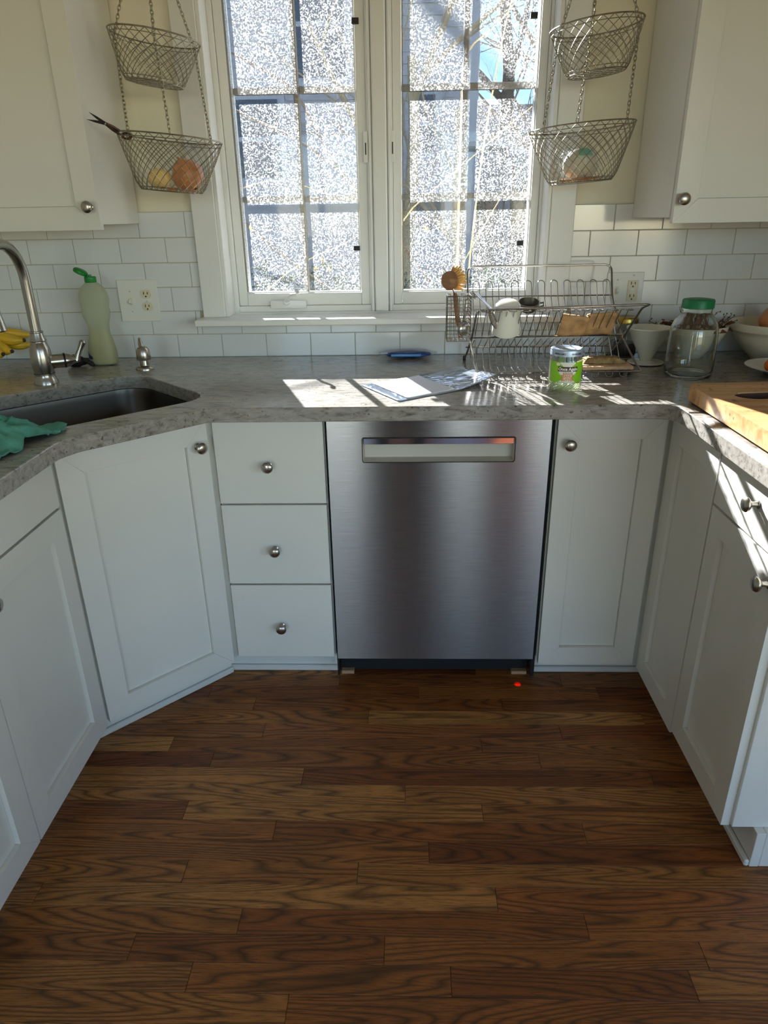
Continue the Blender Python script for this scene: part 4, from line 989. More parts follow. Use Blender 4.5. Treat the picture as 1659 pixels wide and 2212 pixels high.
def cutting_board():
    c = thing('cutting_board', 'thick worn maple cutting board with an oval handle slot', 'cutting board', (.93, -.88, ZC))
    z0, z1 = ZC+.006, ZC+.044
    out = [Vector((p.x, p.y)) for p in fillet([(.622, -.672, 0), (1.12, -.640, 0), (1.12, -1.19, 0), (.622, -1.19, 0)], .022, 5, True)]
    hx0, hx1, hy = .682, .87, -.802
    def slot(r=.034): return [Vector((hx0+.045+ .045*math.cos(a), hy+r*math.sin(a))) for a in [R(90+180*k/10) for k in range(11)]] + [Vector((hx1-.045+.045*math.cos(a), hy+.012+r*math.sin(a))) for a in [R(-90+180*k/10) for k in range(11)]]
    bm = B(); h = slot()
    from mathutils.geometry import tessellate_polygon
    tris = tessellate_polygon([[Vector((p.x, p.y, 0)) for p in out], [Vector((p.x, p.y, 0)) for p in h]])
    vs = [bm.verts.new((p.x, p.y, z0)) for p in out+h]
    for t in tris: bm.faces.new([vs[i] for i in t])
    bmesh.ops.recalc_face_normals(bm, faces=bm.faces[:])
    r = bmesh.ops.extrude_face_region(bm, geom=bm.faces[:]); bmesh.ops.translate(bm, vec=(0, 0, z1-z0), verts=[v for v in r['geom'] if isinstance(v, bmesh.types.BMVert)])
    o = obj('board', bm, 'board_wood', c, angle=30); bv = o.modifiers.new('edge', 'BEVEL'); bv.width = .0025; bv.segments = 2; bv.limit_method = 'ANGLE'; bv.angle_limit = R(50)
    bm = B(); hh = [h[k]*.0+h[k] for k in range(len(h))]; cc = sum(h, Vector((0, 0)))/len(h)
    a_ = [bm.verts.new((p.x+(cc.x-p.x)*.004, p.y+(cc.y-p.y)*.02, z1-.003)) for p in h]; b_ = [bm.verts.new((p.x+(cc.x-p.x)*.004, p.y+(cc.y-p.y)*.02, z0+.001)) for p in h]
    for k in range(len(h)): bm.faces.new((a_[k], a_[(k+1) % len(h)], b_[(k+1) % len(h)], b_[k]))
    bm.faces.new(b_); sl_ = obj('handle_slot', bm, 'slot_shade', c); sl_['label'] = 'inside of the oval slot, coloured dark for its shade'
    for x, y in ((.66, -.71), (1.08, -.70), (1.08, -1.15), (.66, -1.15)):
        bm = B(); add_lathe(bm, [(0, 0), (.012, 0), (.012, .006), (0, .006)], 16, T3(x, y, ZC)); obj('foot', bm, 'black_rubber', c)
cutting_board()

# ------------------------------------------------------------------ dish rack and what it holds
def dish_rack():
    c = thing('dish_rack', 'folding stainless steel wire dish rack with two crossed tiers', 'dish rack', (.35, -.25, ZC))
    ax0, ax1, bx0, bx1 = .110, .560, .120, .606
    PV = (-.25, 1.010)
    # frame A: low front to high back; frame B: low back to high front
    pa = [(ax0+.012, -.392, .931), (ax0+.006, -.345, .950), (ax0, -.25, 1.010), (ax0, -.145, 1.110), (ax0, -.100, 1.206), (ax1, -.100, 1.206), (ax1, -.145, 1.110), (ax1+.012, -.25, 1.010), (ax1+.03, -.345, .950), (ax1+.036, -.392, .931)]
    bm = B(); add_tube(bm, fillet(pa, .022, 5), .0032, 8); obj('frame', bm, 'steel_wire', c)
    pb = [(bx0-.012, -.105, .9175), (bx0-.008, -.15, .945), (bx0-.004, -.25, 1.006), (bx0, -.340, 1.096), (bx0+.01, -.372, 1.106), (bx1, -.372, 1.116), (bx1-.012, -.340, 1.104), (ax1+.02, -.25, 1.010), (ax1+.018, -.15, .945), (ax1+.016, -.105, .9175)]
    bm = B(); add_tube(bm, fillet(pb, .014, 4), .0034, 8); obj('frame', bm, 'steel_wire', c)
    for y, z, x0, x1, r in ((-.25, 1.010, ax0-.002, ax1+.022, .0034), (-.137, 1.118, ax0, ax1, .0022), (-.392, .931, ax0+.012, ax1+.036, .003), (-.118, .958, bx0-.01, ax1+.015, .0026)):
        bm = B(); add_tube(bm, [(x0, y, z), (x1, y, z+(.0 if y != -.25 else .004))], r, 8); obj('bar', bm, 'steel_wire', c)
    n, p = 11, .0407
    for i in range(n):
        x = .1365+i*p; h = .0105
        def hair(P, r=.0014):
            """two wires joined by a round loop at the far end: P = list of (y, z), loop at the end"""
            L_ = [Vector((x-h, y, z)) for y, z in P]; R__ = [Vector((x+h, y, z)) for y, z in P]
            d = (L_[-1]-L_[-2]).normalized(); cc = (L_[-1]+R__[-1])/2
            lp = [cc+Vector((-h*math.cos(a), 0, 0))+d*h*math.sin(a) for a in [R(q) for q in (30, 60, 90, 120, 150)]]
            bm = B(); add_tube(bm, L_+lp+R__[::-1], r, 6); return bm
        obj('wire_loop', hair([(-.25, 1.012), (-.19, 1.066), (-.142, 1.118), (-.122, 1.154)]), 'steel_wire', c)
        obj('wire_loop', hair([(-.25, 1.013), (-.30, 1.058), (-.345, 1.0995), (-.372, 1.1035), (-.384, 1.1035)]), 'steel_wire', c)
        obj('wire_loop', hair([(-.25, 1.006), (-.29, .972), (-.325, .938), (-.345, .9345), (-.392, .9345), (-.398, .926)]), 'steel_wire', c)
        obj('wire_loop', hair([(-.25, 1.006), (-.20, .985), (-.150, .964), (-.118, .9545), (-.112, .936), (-.125, .928)]), 'steel_wire', c)
    for x, y in ((bx0-.012, -.104), (ax1+.016, -.104)):
        bm = B(); add_lathe(bm, [(0, 0), (.005, 0), (.005, .012), (.0036, .014), (0, .014)], 12, T3(x, y, ZC)); obj('foot', bm, 'black_rubber', c)
    for x in (ax0+.03, ax1-.01, ax1+.012):
        bm = B(); add_tube(bm, [(x, -.365, .931), (x, -.360, ZC+.012)], .0022, 6); obj('leg', bm, 'steel_wire', c)
        bm = B(); add_lathe(bm, [(0, 0), (.0045, 0), (.0045, .013), (0, .014)], 12, T3(x, -.360, ZC)); obj('foot', bm, 'black_rubber', c)
dish_rack()
def grid_basket():
    c = thing('cutlery_basket', 'small wire mesh cutlery basket hung on the end of the dish rack', 'basket', (.07, -.29, 1.01))
    x0, x1, y0, y1, z0, z1 = .036, .104, -.330, -.262, 1.012, 1.140
    for z in [z0+(z1-z0)*k/12 for k in range(13)]:
        bm = B(); add_tube(bm, fillet([(x0, y0, z), (x1, y0, z), (x1, y1, z), (x0, y1, z)], .006, 2, True), .0009 if z < z1-.001 else .002, 5, True); obj('ring_wire', bm, 'steel_wire', c)
    for k in range(7):
        x = x0+(x1-x0)*k/6
        bm = B(); add_tube(bm, [(x, y0, z1), (x, y0, z0), (x, y1, z0), (x, y1, z1)], .0009, 5); obj('upright_wire', bm, 'steel_wire', c)
        y = y0+(y1-y0)*k/6
        bm = B(); add_tube(bm, [(x0, y, z1), (x0, y, z0), (x1, y, z0), (x1, y, z1)], .0009, 5); obj('upright_wire', bm, 'steel_wire', c)
    for y in (-.31, -.28):
        bm = B(); add_tube(bm, fillet([(x1, y, z1), (x1+.004, y, z1+.008), (x1+.012, y, z1+.004), (x1+.012, y, z1-.010)], .003, 3), .0014, 6); obj('hook', bm, 'steel_wire', c)
grid_basket()
c = thing('dish_brush', 'round wooden dish brush with pale bristles, head up in the cutlery basket', 'brush', (.07, -.295, 1.02))
hc = Vector((.043, -.298, 1.181)); ad = Vector((.78, .58, .15)).normalized(); Tq = Matrix.Translation(hc) @ Vector((0, 0, 1)).rotation_difference(ad).to_matrix().to_4x4()
bm = B(); add_lathe(bm, [(0, -.016), (.020, -.016), (.025, -.011), (.0268, -.004), (.026, .001), (.024, .0025), (.024, .004), (.026, .006), (.026, .010), (.022, .013), (0, .013)], 32, Tq); obj('head', bm, 'brush_wood', c)
random.seed(5); bm = B()
for k in range(46):
    a = k*2.399; r = .0215*math.sqrt((k+.5)/46); p = Tq @ Vector((r*math.cos(a), r*math.sin(a), .012)); q = Tq @ Vector((r*1.75*math.cos(a), r*1.75*math.sin(a), .034)); m_ = (p+q)/2
    add_tube(bm, [p, m_, q], [.0022, .0028, .0036], 6)
o = obj('bristles', bm, 'bristle', c); o['kind'] = 'stuff'
hb = hc+Vector((.008, -.002, -.020)); he = Vector((.080, -.292, 1.018))
bm = B()
for s in (-1, 1): add_tube(bm, [hc+Vector((.002, s*.008, -.012)), hb+Vector((.004, s*.005, -.012)), hb+Vector((.010, s*.003, -.028))], .0013, 6)
obj('wire_neck', bm, 'black_metal', c)
bm = B(); add_tube(bm, [hb+Vector((.007, 0, -.014)), hb+Vector((.010, 0, -.030)), (hb*.5+he*.5), he], [.005, .0075, .0068, .0085], 14); obj('handle', bm, 'brush_wood', c)
c = thing('measuring_spoon', 'steel scoop spoon standing handle up in the cutlery basket', 'spoon', (.085, -.318, 1.03))
Ts = T3(.0845, -.316, 1.046) @ Matrix.Rotation(R(82), 4, 'X') @ Matrix.Rotation(R(-12), 4, 'Z')
bm = B(); add_lathe(bm, [(.0, -.0105), (.009, -.0095), (.0165, -.005), (.0185, 0), (.0180, 0), (.0155, -.0045), (.0085, -.0085), (0, -.0095)], 28, Ts, sx=1, sy=1.2); obj('bowl', bm, 'nickel', c)
bm = B(); add_tube(bm, [(.0862, -.318, 1.068), (.0885, -.313, 1.085), (.091, -.309, 1.105), (.093, -.305, 1.130)], [.0065, .0042, .0052, .0062], 8); obj('handle', bm, 'nickel', c)
c = thing('tea_strainer', 'folded black-handled steel utensil lying over the upper rack tier', 'utensil', (.17, -.29, 1.09))
bm = B(); add_tube(bm, [(.126, -.225, 1.136), (.145, -.285, 1.118), (.160, -.330, 1.103)], [.0022, .0026, .0022], 8); obj('handle', bm, 'black_metal', c)
bm = B(); add_tube(bm, [(.132, -.220, 1.136), (.150, -.280, 1.117), (.166, -.330, 1.101)], .0018, 8); obj('wire', bm, 'chrome', c)
bm = B(); add_tube(bm, [(.150, -.318, 1.104), (.163, -.333, 1.088), (.172, -.338, 1.066), (.178, -.335, 1.048)], [.003, .0085, .0095, .002], 10); obj('blade', bm, 'nickel', c)

# mug upside down, tilted
c = thing('mug', 'plain white mug tilted upside down in the dish rack', 'mug', (.217, -.24, 1.02))
Tm = T3(.218, -.262, 1.030) @ Matrix.Rotation(R(24), 4, 'X') @ Matrix.Rotation(R(-3), 4, 'Y')
bm = B(); add_lathe(bm, [(.0415, 0), (.043, .002), (.041, .02), (.0395, .06), (.0385, .080), (.034, .091), (.022, .0955), (0, .096), (0, .092), (.02, .0915), (.031, .087), (.0352, .078), (.0365, .06), (.0385, .02), (.0405, .002), (.0415, 0)], 44, Tm); obj('cup', bm, 'mug_white', c)
bm = B(); add_tube(bm, [Tm @ Vector(p) for p in ((-.012, .036, .07), (-.016, .055, .066), (-.018, .062, .048), (-.016, .055, .03), (-.012, .038, .024))], .005, 10); obj('handle', bm, 'mug_white', c)
c = thing('small_bowl', 'small dark glazed cup behind the white mug in the rack', 'cup', (.295, -.19, 1.08))
Tm = T3(.292, -.196, 1.080) @ Matrix.Rotation(R(20), 4, 'X')
bm = B(); add_lathe(bm, [(0, 0), (.018, 0), (.026, .008), (.031, .026), (.033, .030), (.031, .030), (.0245, .010), (0, .004)], 36, Tm); obj('bowl', bm, 'bowl_dark', c)
bm = B(); add_tube(bm, [Tm @ Vector(p) for p in ((.030, .002, .024), (.044, .002, .026), (.046, .002, .016), (.029, .002, .010))], .0028, 8); obj('handle', bm, 'bowl_dark', c)
def folded_cloth():
    c = thing('folded_cloth', 'tan speckled cloth folded over in the upper tier of the rack', 'cloth', (.45, -.27, 1.02))
    for k, (a0, a1, off) in enumerate(((.372, .452, 0), (.446, .535, .004))):
        bm = B(); g = {}; n, m = 14, 12
        for i in range(n+1):
            for j in range(m+1):
                s, t = i/n, j/m
                x = a0+(a1-a0)*s; y = -.268-.052*t+off+.006*math.sin(s*math.pi)*(1 if k else -1); z = 1.018+.068*t+.003*mnoise.noise(Vector((x*40, t*3, k))) - (.012*s*t if k == 0 else .004*(1-s)*t)
                g[i, j] = bm.verts.new((x, y, z))
        for i in range(n):
            for j in range(m): bm.faces.new((g[i, j], g[i+1, j], g[i+1, j+1], g[i, j+1]))
        o = obj('layer', bm, 'bread', c, angle=180); so = o.modifiers.new('thick', 'SOLIDIFY'); so.thickness = .008; so.offset = 0
folded_cloth()
c = thing('sponge', 'brown scrubbing sponge resting on the lower tier of the rack', 'sponge', (.50, -.37, .94))
bm = B(); add_box(bm, .425, .572, -.400, -.318, .937, .9475, .003, seg=2); obj('pad', bm, 'sponge_top', c)
bm = B(); bmesh.ops.create_grid(bm, x_segments=34, y_segments=12, size=1)
for v in bm.verts:
    u, q = v.co.x, v.co.y; edge = max(abs(u), abs(q))
    v.co = Vector((.497+u*.062, -.338+q*.026, .949+.015*max(0, 1-edge**6)+.0035*mnoise.noise(Vector((u*9, q*5, 1)))))
o = obj('scrubber', bm, 'sponge', c, angle=180)

# ------------------------------------------------------------------ hanging wire baskets
def chain(bm, a, b, pitch=.0105, r=.0011, w=.0042):
    a, b = Vector(a), Vector(b); d = b-a; n = max(2, int(d.length/pitch)); d.normalize()
    u = d.orthogonal().normalized(); v = d.cross(u)
    for k in range(n):
        c_ = a+(b-a)*(k+.5)/n; s = u if k % 2 else v; hl = (b-a).length/n*.72
        add_tube(bm, [c_+d*hl*math.cos(q)+s*w*math.sin(q) for q in [2*math.pi*i/10 for i in range(10)]], r, 5, True)
def tier(parent, name, cen, rt, rb, h, tilt, nw=30, seed=0):
    T = Matrix.Translation(cen) @ Matrix.Rotation(tilt, 4, 'Y')
    def prof(f):     # f 0 at rim, 1 at floor
        return (rt+(rb-rt)*(f**1.05 if f < .82 else .82**1.05+(f-.82)*1.7*(f**2)), -h*(f if f < .9 else .9+(f-.9)*.9))
    def ring(r, z, n=48): return [T @ Vector((r*math.cos(2*math.pi*k/n), r*math.sin(2*math.pi*k/n), z)) for k in range(n)]
    bm = B(); add_tube(bm, ring(rt, 0), .0021, 6, True); add_tube(bm, ring(rt-.003, -.010), .0011, 5, True); rim = obj(name, bm, 'wire_dull', parent)
    bm = B()
    for s in (-1, 1):
        for k in range(nw):
            a0 = 2*math.pi*k/nw; P = []
            for i in range(15):
                f = i/14; r, z = prof(f); P.append(T @ Vector((r*math.cos(a0+s*f*1.15), r*math.sin(a0+s*f*1.15), z)))
            add_tube(bm, P, .00095, 4, cap=False)
    rb2, zb = prof(1)
    add_tube(bm, ring(rb2, zb), .0016, 5, True); add_tube(bm, ring(rb2+.006, zb+.008), .0011, 5, True)
    m = 8
    for s in (-1, 1):
        for k in range(1, m):
            q = -rb2+2*rb2*k/m; L_ = math.sqrt(rb2*rb2-q*q); d = Vector((math.cos(.8), s*math.sin(.8), 0)); e = Vector((-d.y, d.x, 0))
            add_tube(bm, [T @ (e*q+d*(-L_)+Vector((0, 0, zb))), T @ (e*q+d*L_+Vector((0, 0, zb)))], .00095, 4, cap=False)
    nt_ = obj('netting', bm, 'wire_dull'); nt_.parent = rim; nt_['kind'] = 'stuff'
    return T, zb
def hanging(label, cu, cl, tu, tl, hook, phase):
    c = thing('hanging_basket', label, 'hanging basket', (cl[0], cl[1], 1.43))
    Tu, zu = tier(c, 'upper_basket', cu, .122, .082, .112, tu, 26); Tl, zl = tier(c, 'lower_basket', cl, .146, .092, .142, tl, 30)
    for k in range(3):
        a = phase+k*2*math.pi/3
        A = Tu @ Vector((.122*math.cos(a), .122*math.sin(a), .003)); Bq = Tl @ Vector((.146*math.cos(a)*.93, .146*math.sin(a)*.93, .003))
        A2 = Tu @ Vector((.124*math.cos(a), .124*math.sin(a), -.004))
        bm = B(); chain(bm, A, Vector(hook)); obj('chain', bm, 'wire_dull', c)
        bm = B(); chain(bm, Bq, A2); obj('chain', bm, 'wire_dull', c)
    bm = B(); add_tube(bm, [Vector(hook)+Vector((.012*math.cos(q), 0, .012+.012*math.sin(q))) for q in [2*math.pi*i/16 for i in range(16)]], .0016, 6, True); add_tube(bm, [Vector(hook)+Vector((0, 0, .024)), Vector((hook[0], hook[1], 2.4495))], .0012, 6); obj('hook_ring', bm, 'wire_dull', c)
    return Tl, zl
LB = (-.762, -.178, 1.573); RBk = (.413, -.178, 1.578)
Tl, zl = hanging('tarnished two-tier wire basket holding a brown onion, with scissors on its rim', (-.772, -.178, 1.818), LB, R(8.2), R(5.6), (-.765, -.178, 2.13), R(-73))
Tr, zr = hanging('tarnished two-tier wire basket holding an onion wrapped in plastic', (.430, -.178, 1.818), RBk, R(-5.5), R(-4.0), (.428, -.178, 2.13), R(-108))
pL = Tl @ Vector((.052, -.015, zl+.046)); onion('onion', 'shiny brown onion in the lower wire basket', pL, .0455, axis=Vector((0, 0, 1)).rotation_difference(Vector((-.5, .2, .8))))
def onion_half():
    T = Tl @ T3(-.030, -.012, zl+.030) @ Matrix.Rotation(R(-20), 4, 'Z') @ Matrix.Rotation(R(72), 4, 'X')
    bm = B(); add_lathe(bm, [(.034, 0), (.033, .010), (.027, .021), (.016, .028), (0, .031), (0, .029), (.015, .026), (.025, .019), (.031, .009), (.032, 0)], 28, T, sx=1.1, sy=.8); o = obj('onion_peel', bm, 'onion_cut')
    tag(o, 'pale hollow onion layer lying beside the brown onion', 'onion peel')
onion_half()
for i, (x, y) in enumerate(((.02, -.06), (.05, -.06), (.0, -.02), (.07, -.02), (.035, .02), (-.01, -.055))):
    p = Tl @ Vector((x, y, zl+.006)); flake(p.x, p.y, p.z, .018, 40+i, 'papery onion skin flake beneath the shiny brown onion', 'onion skins in the basket with the brown onion')
for i, (x, y) in enumerate(((-.035, -.05), (-.015, -.062), (.005, -.06), (-.05, -.03), (.025, -.05), (-.005, -.045))):
    p = Tr @ Vector((x, y, zr+.006)); flake(p.x, p.y, p.z, .020, 60+i, 'orange onion skin flake beneath the plastic-wrapped onion', 'onion skins in the basket with the wrapped onion')
c = thing('wrapped_onion', 'pale peeled onion wrapped in clear film with a teal sticker in the wire basket', 'onion', Tr @ Vector((0, 0, zr)))
p = Tr @ Vector((-.008, -.012, zr+.045))
bm = lumpy(p.x, p.y, p.z, .046, .044, .041, .06, 1.5, 2, (28, 18)); obj('bulb', bm, 'garlic', c)
bm = lumpy(p.x, p.y, p.z+.002, .056, .050, .0445, .22, 2.6, 4, (36, 22)); obj('film', bm, 'clear_plastic', c, angle=20)
bm = B(); g = {}
for i in range(9):
    for j in range(7):
        a, b_ = R(-105+i*6), R(25+j*5); g[i, j] = bm.verts.new((p.x+.0585*math.cos(a)*math.cos(b_), p.y+.0525*math.sin(a)*math.cos(b_), p.z+.002+.0465*math.sin(b_)))
for i in range(8):
    for j in range(6): bm.faces.new((g[i, j], g[i+1, j], g[i+1, j+1], g[i, j+1]))
obj('sticker', bm, 'net_label', c)
def scissors():
    c = thing('scissors', 'rusty old scissors hooked open over the rim of the wire basket', 'scissors', (-.93, -.2, 1.6))
    pv = PX(228, 267, 'y', -.300); h = PX(258, 286, 'y', -.255)
    for k, (tu, tv) in enumerate(((192, 242), (188, 258))):
        tip = PX(tu, tv, 'y', -.340); d = (tip-pv).normalized(); side = d.cross(Vector((0, -1, 0))).normalized(); fn = d.cross(side).normalized(); th = .001
        o_ = fn*(.0012*(1 if k else -1)); mid = pv*.45+tip*.55
        bm = B(); poly = [pv-side*.0042, pv+side*.0042, mid+side*.003, tip+side*.0003, tip-side*.0003, mid-side*.003]
        f = [bm.verts.new(q+o_-fn*th) for q in poly]; b2 = [bm.verts.new(q+o_+fn*th) for q in poly]
        bm.faces.new(f); bm.faces.new(b2[::-1])
        for i in range(6): bm.faces.new((f[i], f[(i+1) % 6], b2[(i+1) % 6], b2[i]))
        obj('blade', bm, 'scissor_blade', c)
        s = 1 if k else -1
        bm = B(); e = h+side*.004*s; add_tube(bm, [pv, (pv+h)/2+side*.003*s, e], [.0042, .0044, .0036], 10)
        ringc = e+Vector((.014, .016, -.008-.004*s)); add_tube(bm, [ringc+Vector((.012*math.cos(q), 0, .007*math.sin(q))) for q in [2*math.pi*i/18 for i in range(18)]], .0026, 8, True)
        obj('handle', bm, 'rust_scissor', c)
    bm = B(); add_lathe(bm, [(0, -.004), (.003, -.004), (.0035, 0), (.003, .004), (0, .004)], 12, Matrix.Translation(pv) @ Matrix.Rotation(R(90), 4, 'X')); obj('pivot', bm, 'nickel', c)
scissors()

# ------------------------------------------------------------------ outside
lw_ = boxobj('lawn', (-40, 40, .2, 70, -.9, -.8), 'lawn', kind='structure')
boxobj('yard', (-40, 40, -70, -4.85, -.5, -.35), 'lawn', kind='structure')
HY = 9.0; hx1 = PX(1035, 60, 'y', HY).x
def house():
    c = thing('neighbour_house', 'grey clapboard house next door with white trimmed windows', 'house', (hx1-5, HY, -.8))
    top = 4.5; x0 = hx1-11
    bm = B(); add_box(bm, x0, hx1, HY, HY+6, -.8, top); obj('wall', bm, 'siding', c)
    k = 0; z = -.6
    bm = B()
    while z < top-.1:
        add_box(bm, x0, hx1+.01, HY-.018, HY, z, z+.012); z += .14
    o = obj('clapboard_edges', bm, 'siding', c); o['kind'] = 'stuff'
    boxobj('corner_board', (hx1-.14, hx1+.02, HY-.03, HY+.2, -.8, top), 'house_trim', c)
    for (u0, v0, u1, v1) in ((520, 215, 600, 385), (640, -70, 740, 170), (905, 205, 940, 330), (870, 500, 960, 420)):
        a = PX(u0, max(v0, v1), 'y', HY); b = PX(u1, min(v0, v1), 'y', HY)
        w_ = boxobj('window', (a.x-.1, b.x+.1, HY-.05, HY-.019, a.z-.1, b.z+.1), 'house_trim', c); p_ = boxobj('window_pane', (a.x, b.x, HY-.055, HY-.0505, a.z, b.z), 'house_glass'); p_.parent = w_
        mz = (a.z+b.z)/2; s_ = boxobj('window_sash', (a.x, b.x, HY-.07, HY-.0555, mz-.03, mz+.03), 'house_trim'); s_.parent = w_
    bm = B(); v = [bm.verts.new(q) for q in ((x0-.3, HY-.4, top), (hx1+.3, HY-.4, top), (hx1+.3, HY+3.2, top+1.0), (x0-.3, HY+3.2, top+1.0), (x0-.3, HY-.4, top+.12), (hx1+.3, HY-.4, top+.12), (hx1+.3, HY+3.2, top+1.12), (x0-.3, HY+3.2, top+1.12))]
    for f in ((0, 1, 2, 3), (4, 7, 6, 5), (0, 4, 5, 1), (1, 5, 6, 2), (2, 6, 7, 3), (3, 7, 4, 0)): bm.faces.new([v[i] for i in f])
    obj('roof', bm, 'roof_grey', c)
house()
def far_house():
    Y = 27.0; x0, x1 = PX(985, 200, 'y', Y).x, PX(1330, 200, 'y', Y).x; c = thing('far_house', 'low tan house beyond the yard behind the bare trees', 'house', ((x0+x1)/2, Y, -.8))
    zt = PX(1060, 290, 'y', Y).z; zr = PX(1060, 205, 'y', Y).z
    boxobj('wall', (x0, x1, Y, Y+5, -.8, zt), 'far_wall', c)
    bm = B(); add_prism(bm, [(Y-.4, zt), (Y+5.4, zt), (Y+2.5, zr)], x0-.4, x1+.4)
    for v in bm.verts: v.co = Vector((v.co.z, v.co.x, v.co.y))
    obj('roof', bm, 'roof_grey', c)
    for k in range(4):
        xa = x0+(x1-x0)*(.12+.22*k); w_ = boxobj('window', (xa-.1, xa+1.1, Y-.06, Y-.001, zt-2.1, zt-.5), 'house_trim', c); p_ = boxobj('window_pane', (xa, xa+1, Y-.08, Y-.061, zt-2.0, zt-.6), 'house_glass'); p_.parent = w_
far_house()
def fence():
    Y = 16.0; x0, x1 = PX(960, 300, 'y', Y).x, PX(1300, 300, 'y', Y).x; c = thing('board_fence', 'weathered grey board fence at the end of the yard', 'fence', ((x0+x1)/2, Y, -.8)); n = int((x1-x0)/.16); me = None
    for k in range(n):
        if me is None: o = boxobj('board', (-.075, .075, -.012, .012, 0, 1.9), 'fence_wood', c, .002); me = o.data
        else: o = obj('board', me, 'fence_wood', c)
        o.location = (x0+k*.16, Y, -.8)
    for z in (-.4, .6): boxobj('rail', (x0, x1, Y+.013, Y+.06, z, z+.09), 'fence_wood', c)
fence()
def tree(label, x, y, h, r, seed, lean=(0, 0), depth=4, mat='bark', first=.25, cat='tree', group=None, name='bare_tree', z0=-.8):
    random.seed(seed); c = thing(name, label, cat, (x, y, z0), group)
    tb = B(); bb = B(); br = [0]
    def grow(bm, p, d, L_, r0, lev):
        n = 5; P = [p]; dd = d.normalized()
        for k in range(n):
            dd = (dd+Vector((random.uniform(-.16, .16), random.uniform(-.16, .16), random.uniform(-.05, .13)))).normalized(); P.append(P[-1]+dd*L_/n)
        rr = [r0*(1-.55*k/n) for k in range(n+1)]
        if lev == depth: rr[-1] = r0*.2
        add_tube(bm, P, rr, 8 if lev == 0 else (6 if lev < 2 else 4), cap=False)
        if lev < depth:
            for k in range(random.randint(3, 4) if lev < 2 else random.randint(2, 4)):
                t = random.uniform(first if lev == 0 else .25, 1); i = min(int(t*n), n-1); q = P[i].lerp(P[i+1], t*n-i)
                a = random.uniform(0, 6.28); o = dd.orthogonal().normalized(); o = Matrix.Rotation(a, 3, dd) @ o
                grow(bb, q, dd*.75+o*random.uniform(.5, 1.0)+Vector((0, 0, .15)), L_*random.uniform(.45, .72), rr[i]*random.uniform(.4, .62), lev+1)
    grow(tb, Vector((x, y, z0)), Vector((lean[0], lean[1], 1)), h*.55, r, 0)
    obj('trunk', tb, mat, c, angle=60); o = obj('branches', bb, mat, c, angle=60)
    return c
def at(u, Y): return PX(u, 300, 'y', Y).x
tree('bare grey tree standing against the blue sky beyond the house corner', at(1105, 14), 14, 11, .22, 11, (.02, 0), 5)
tree('slim pale tree with upright bare stems near the house', at(985, 6.0), 6.0, 6, .065, 5, (-.06, 0), 4, 'bark_pale', .55)
tree('pale forked tree trunk rising before the house wall', at(905, 6.8), 6.8, 7, .12, 8, (-.05, 0), 4, 'bark_pale', .5)
tree('distant bare tree at the far end of the yard', at(1230, 20), 20, 12, .25, 23, (-.04, 0), 5)
tree('low bare shrub with arching pale twigs below the house windows', at(640, 4.2), 4.2, 2.6, .028, 31, (.12, 0), 5, 'bark_pale', .1, 'shrub', None, 'bare_shrub')
tree('tall twiggy shrub growing close outside the window', at(1085, 3.6), 3.6, 3.2, .03, 37, (.15, 0), 5, 'bark_pale', .1, 'shrub', None, 'bare_shrub')
tree('scraggly shrub with thin straw-coloured twigs by the tree trunk', at(930, 4.4), 4.4, 2.4, .025, 41, (-.1, 0), 5, 'bark_pale', .1, 'shrub', None, 'bare_shrub')
# leggy shrub close to the glass: long canes that start in the ground
def cane(c, name, pts, r, mat='bark_pale', foot=None):
    P = [PX(u, v, 'y', Y) for u, v, Y in pts]
    if foot: P = [Vector(foot), (Vector(foot)*.45+P[0]*.55)] + P
    P = fillet(P, .3, 5); bm = B(); add_tube(bm, P, [r*(1-.6*k/(len(P)-1)) for k in range(len(P))], 6)
    return obj(name, bm, mat, c)
c = thing('leggy_shrub', 'leggy shrub with long pale arching canes close outside the glass', 'shrub', (.1, 1.6, -.8))
cane(c, 'cane', [(1000, 700, 1.3), (1040, 330, 1.3), (1090, 60, 1.4), (1120, -60, 1.5)], .007, foot=(.15, 1.35, -.8))
cn = cane(c, 'cane', [(850, 480, 1.6), (985, 370, 1.6), (1140, 235, 1.6), (1260, 150, 1.6)], .006, foot=(-.3, 1.6, -.8))
cane(c, 'cane', [(985, 640, 1.7), (1000, 110, 1.8), (1080, 50, 1.8), (1130, -20, 1.8)], .008, foot=(.1, 1.7, -.8))
cane(c, 'cane', [(480, 420, 1.7), (600, 380, 1.7), (720, 425, 1.7), (800, 440, 1.7)], .004, foot=(-1.0, 1.7, -.8))
cane(c, 'cane', [(960, 640, 1.5), (1050, 480, 1.5), (1110, 380, 1.5), (1160, 330, 1.5)], .005, foot=(-.05, 1.5, -.8))
cane(c, 'cane', [(540, 660, 1.6), (640, 570, 1.6), (760, 520, 1.6), (830, 470, 1.6)], .005, foot=(-.8, 1.6, -.8))
for i, (u, v) in enumerate(((695, 565), (705, 577), (686, 577), (541, 497), (1075, 525), (925, 492))):
    p = PX(u, v, 'y', 1.58); bm = B(); T = Matrix.Translation(p) @ Matrix.Rotation(i*2.1, 4, 'Y'); s = .017
    vs = [bm.verts.new(T @ Vector(q)) for q in ((0, 0, 0), (s*.5, .004, s*.7), (0, 0, s*1.6), (-s*.5, .004, s*.7))]; bm.faces.new(vs)
    add_tube(bm, [p, p+Vector((.01, 0, -.03))], .0008, 4)
    o = obj('leaf', bm, 'leaf_yellow', c, angle=0); o['label'] = 'bright yellow leaf'
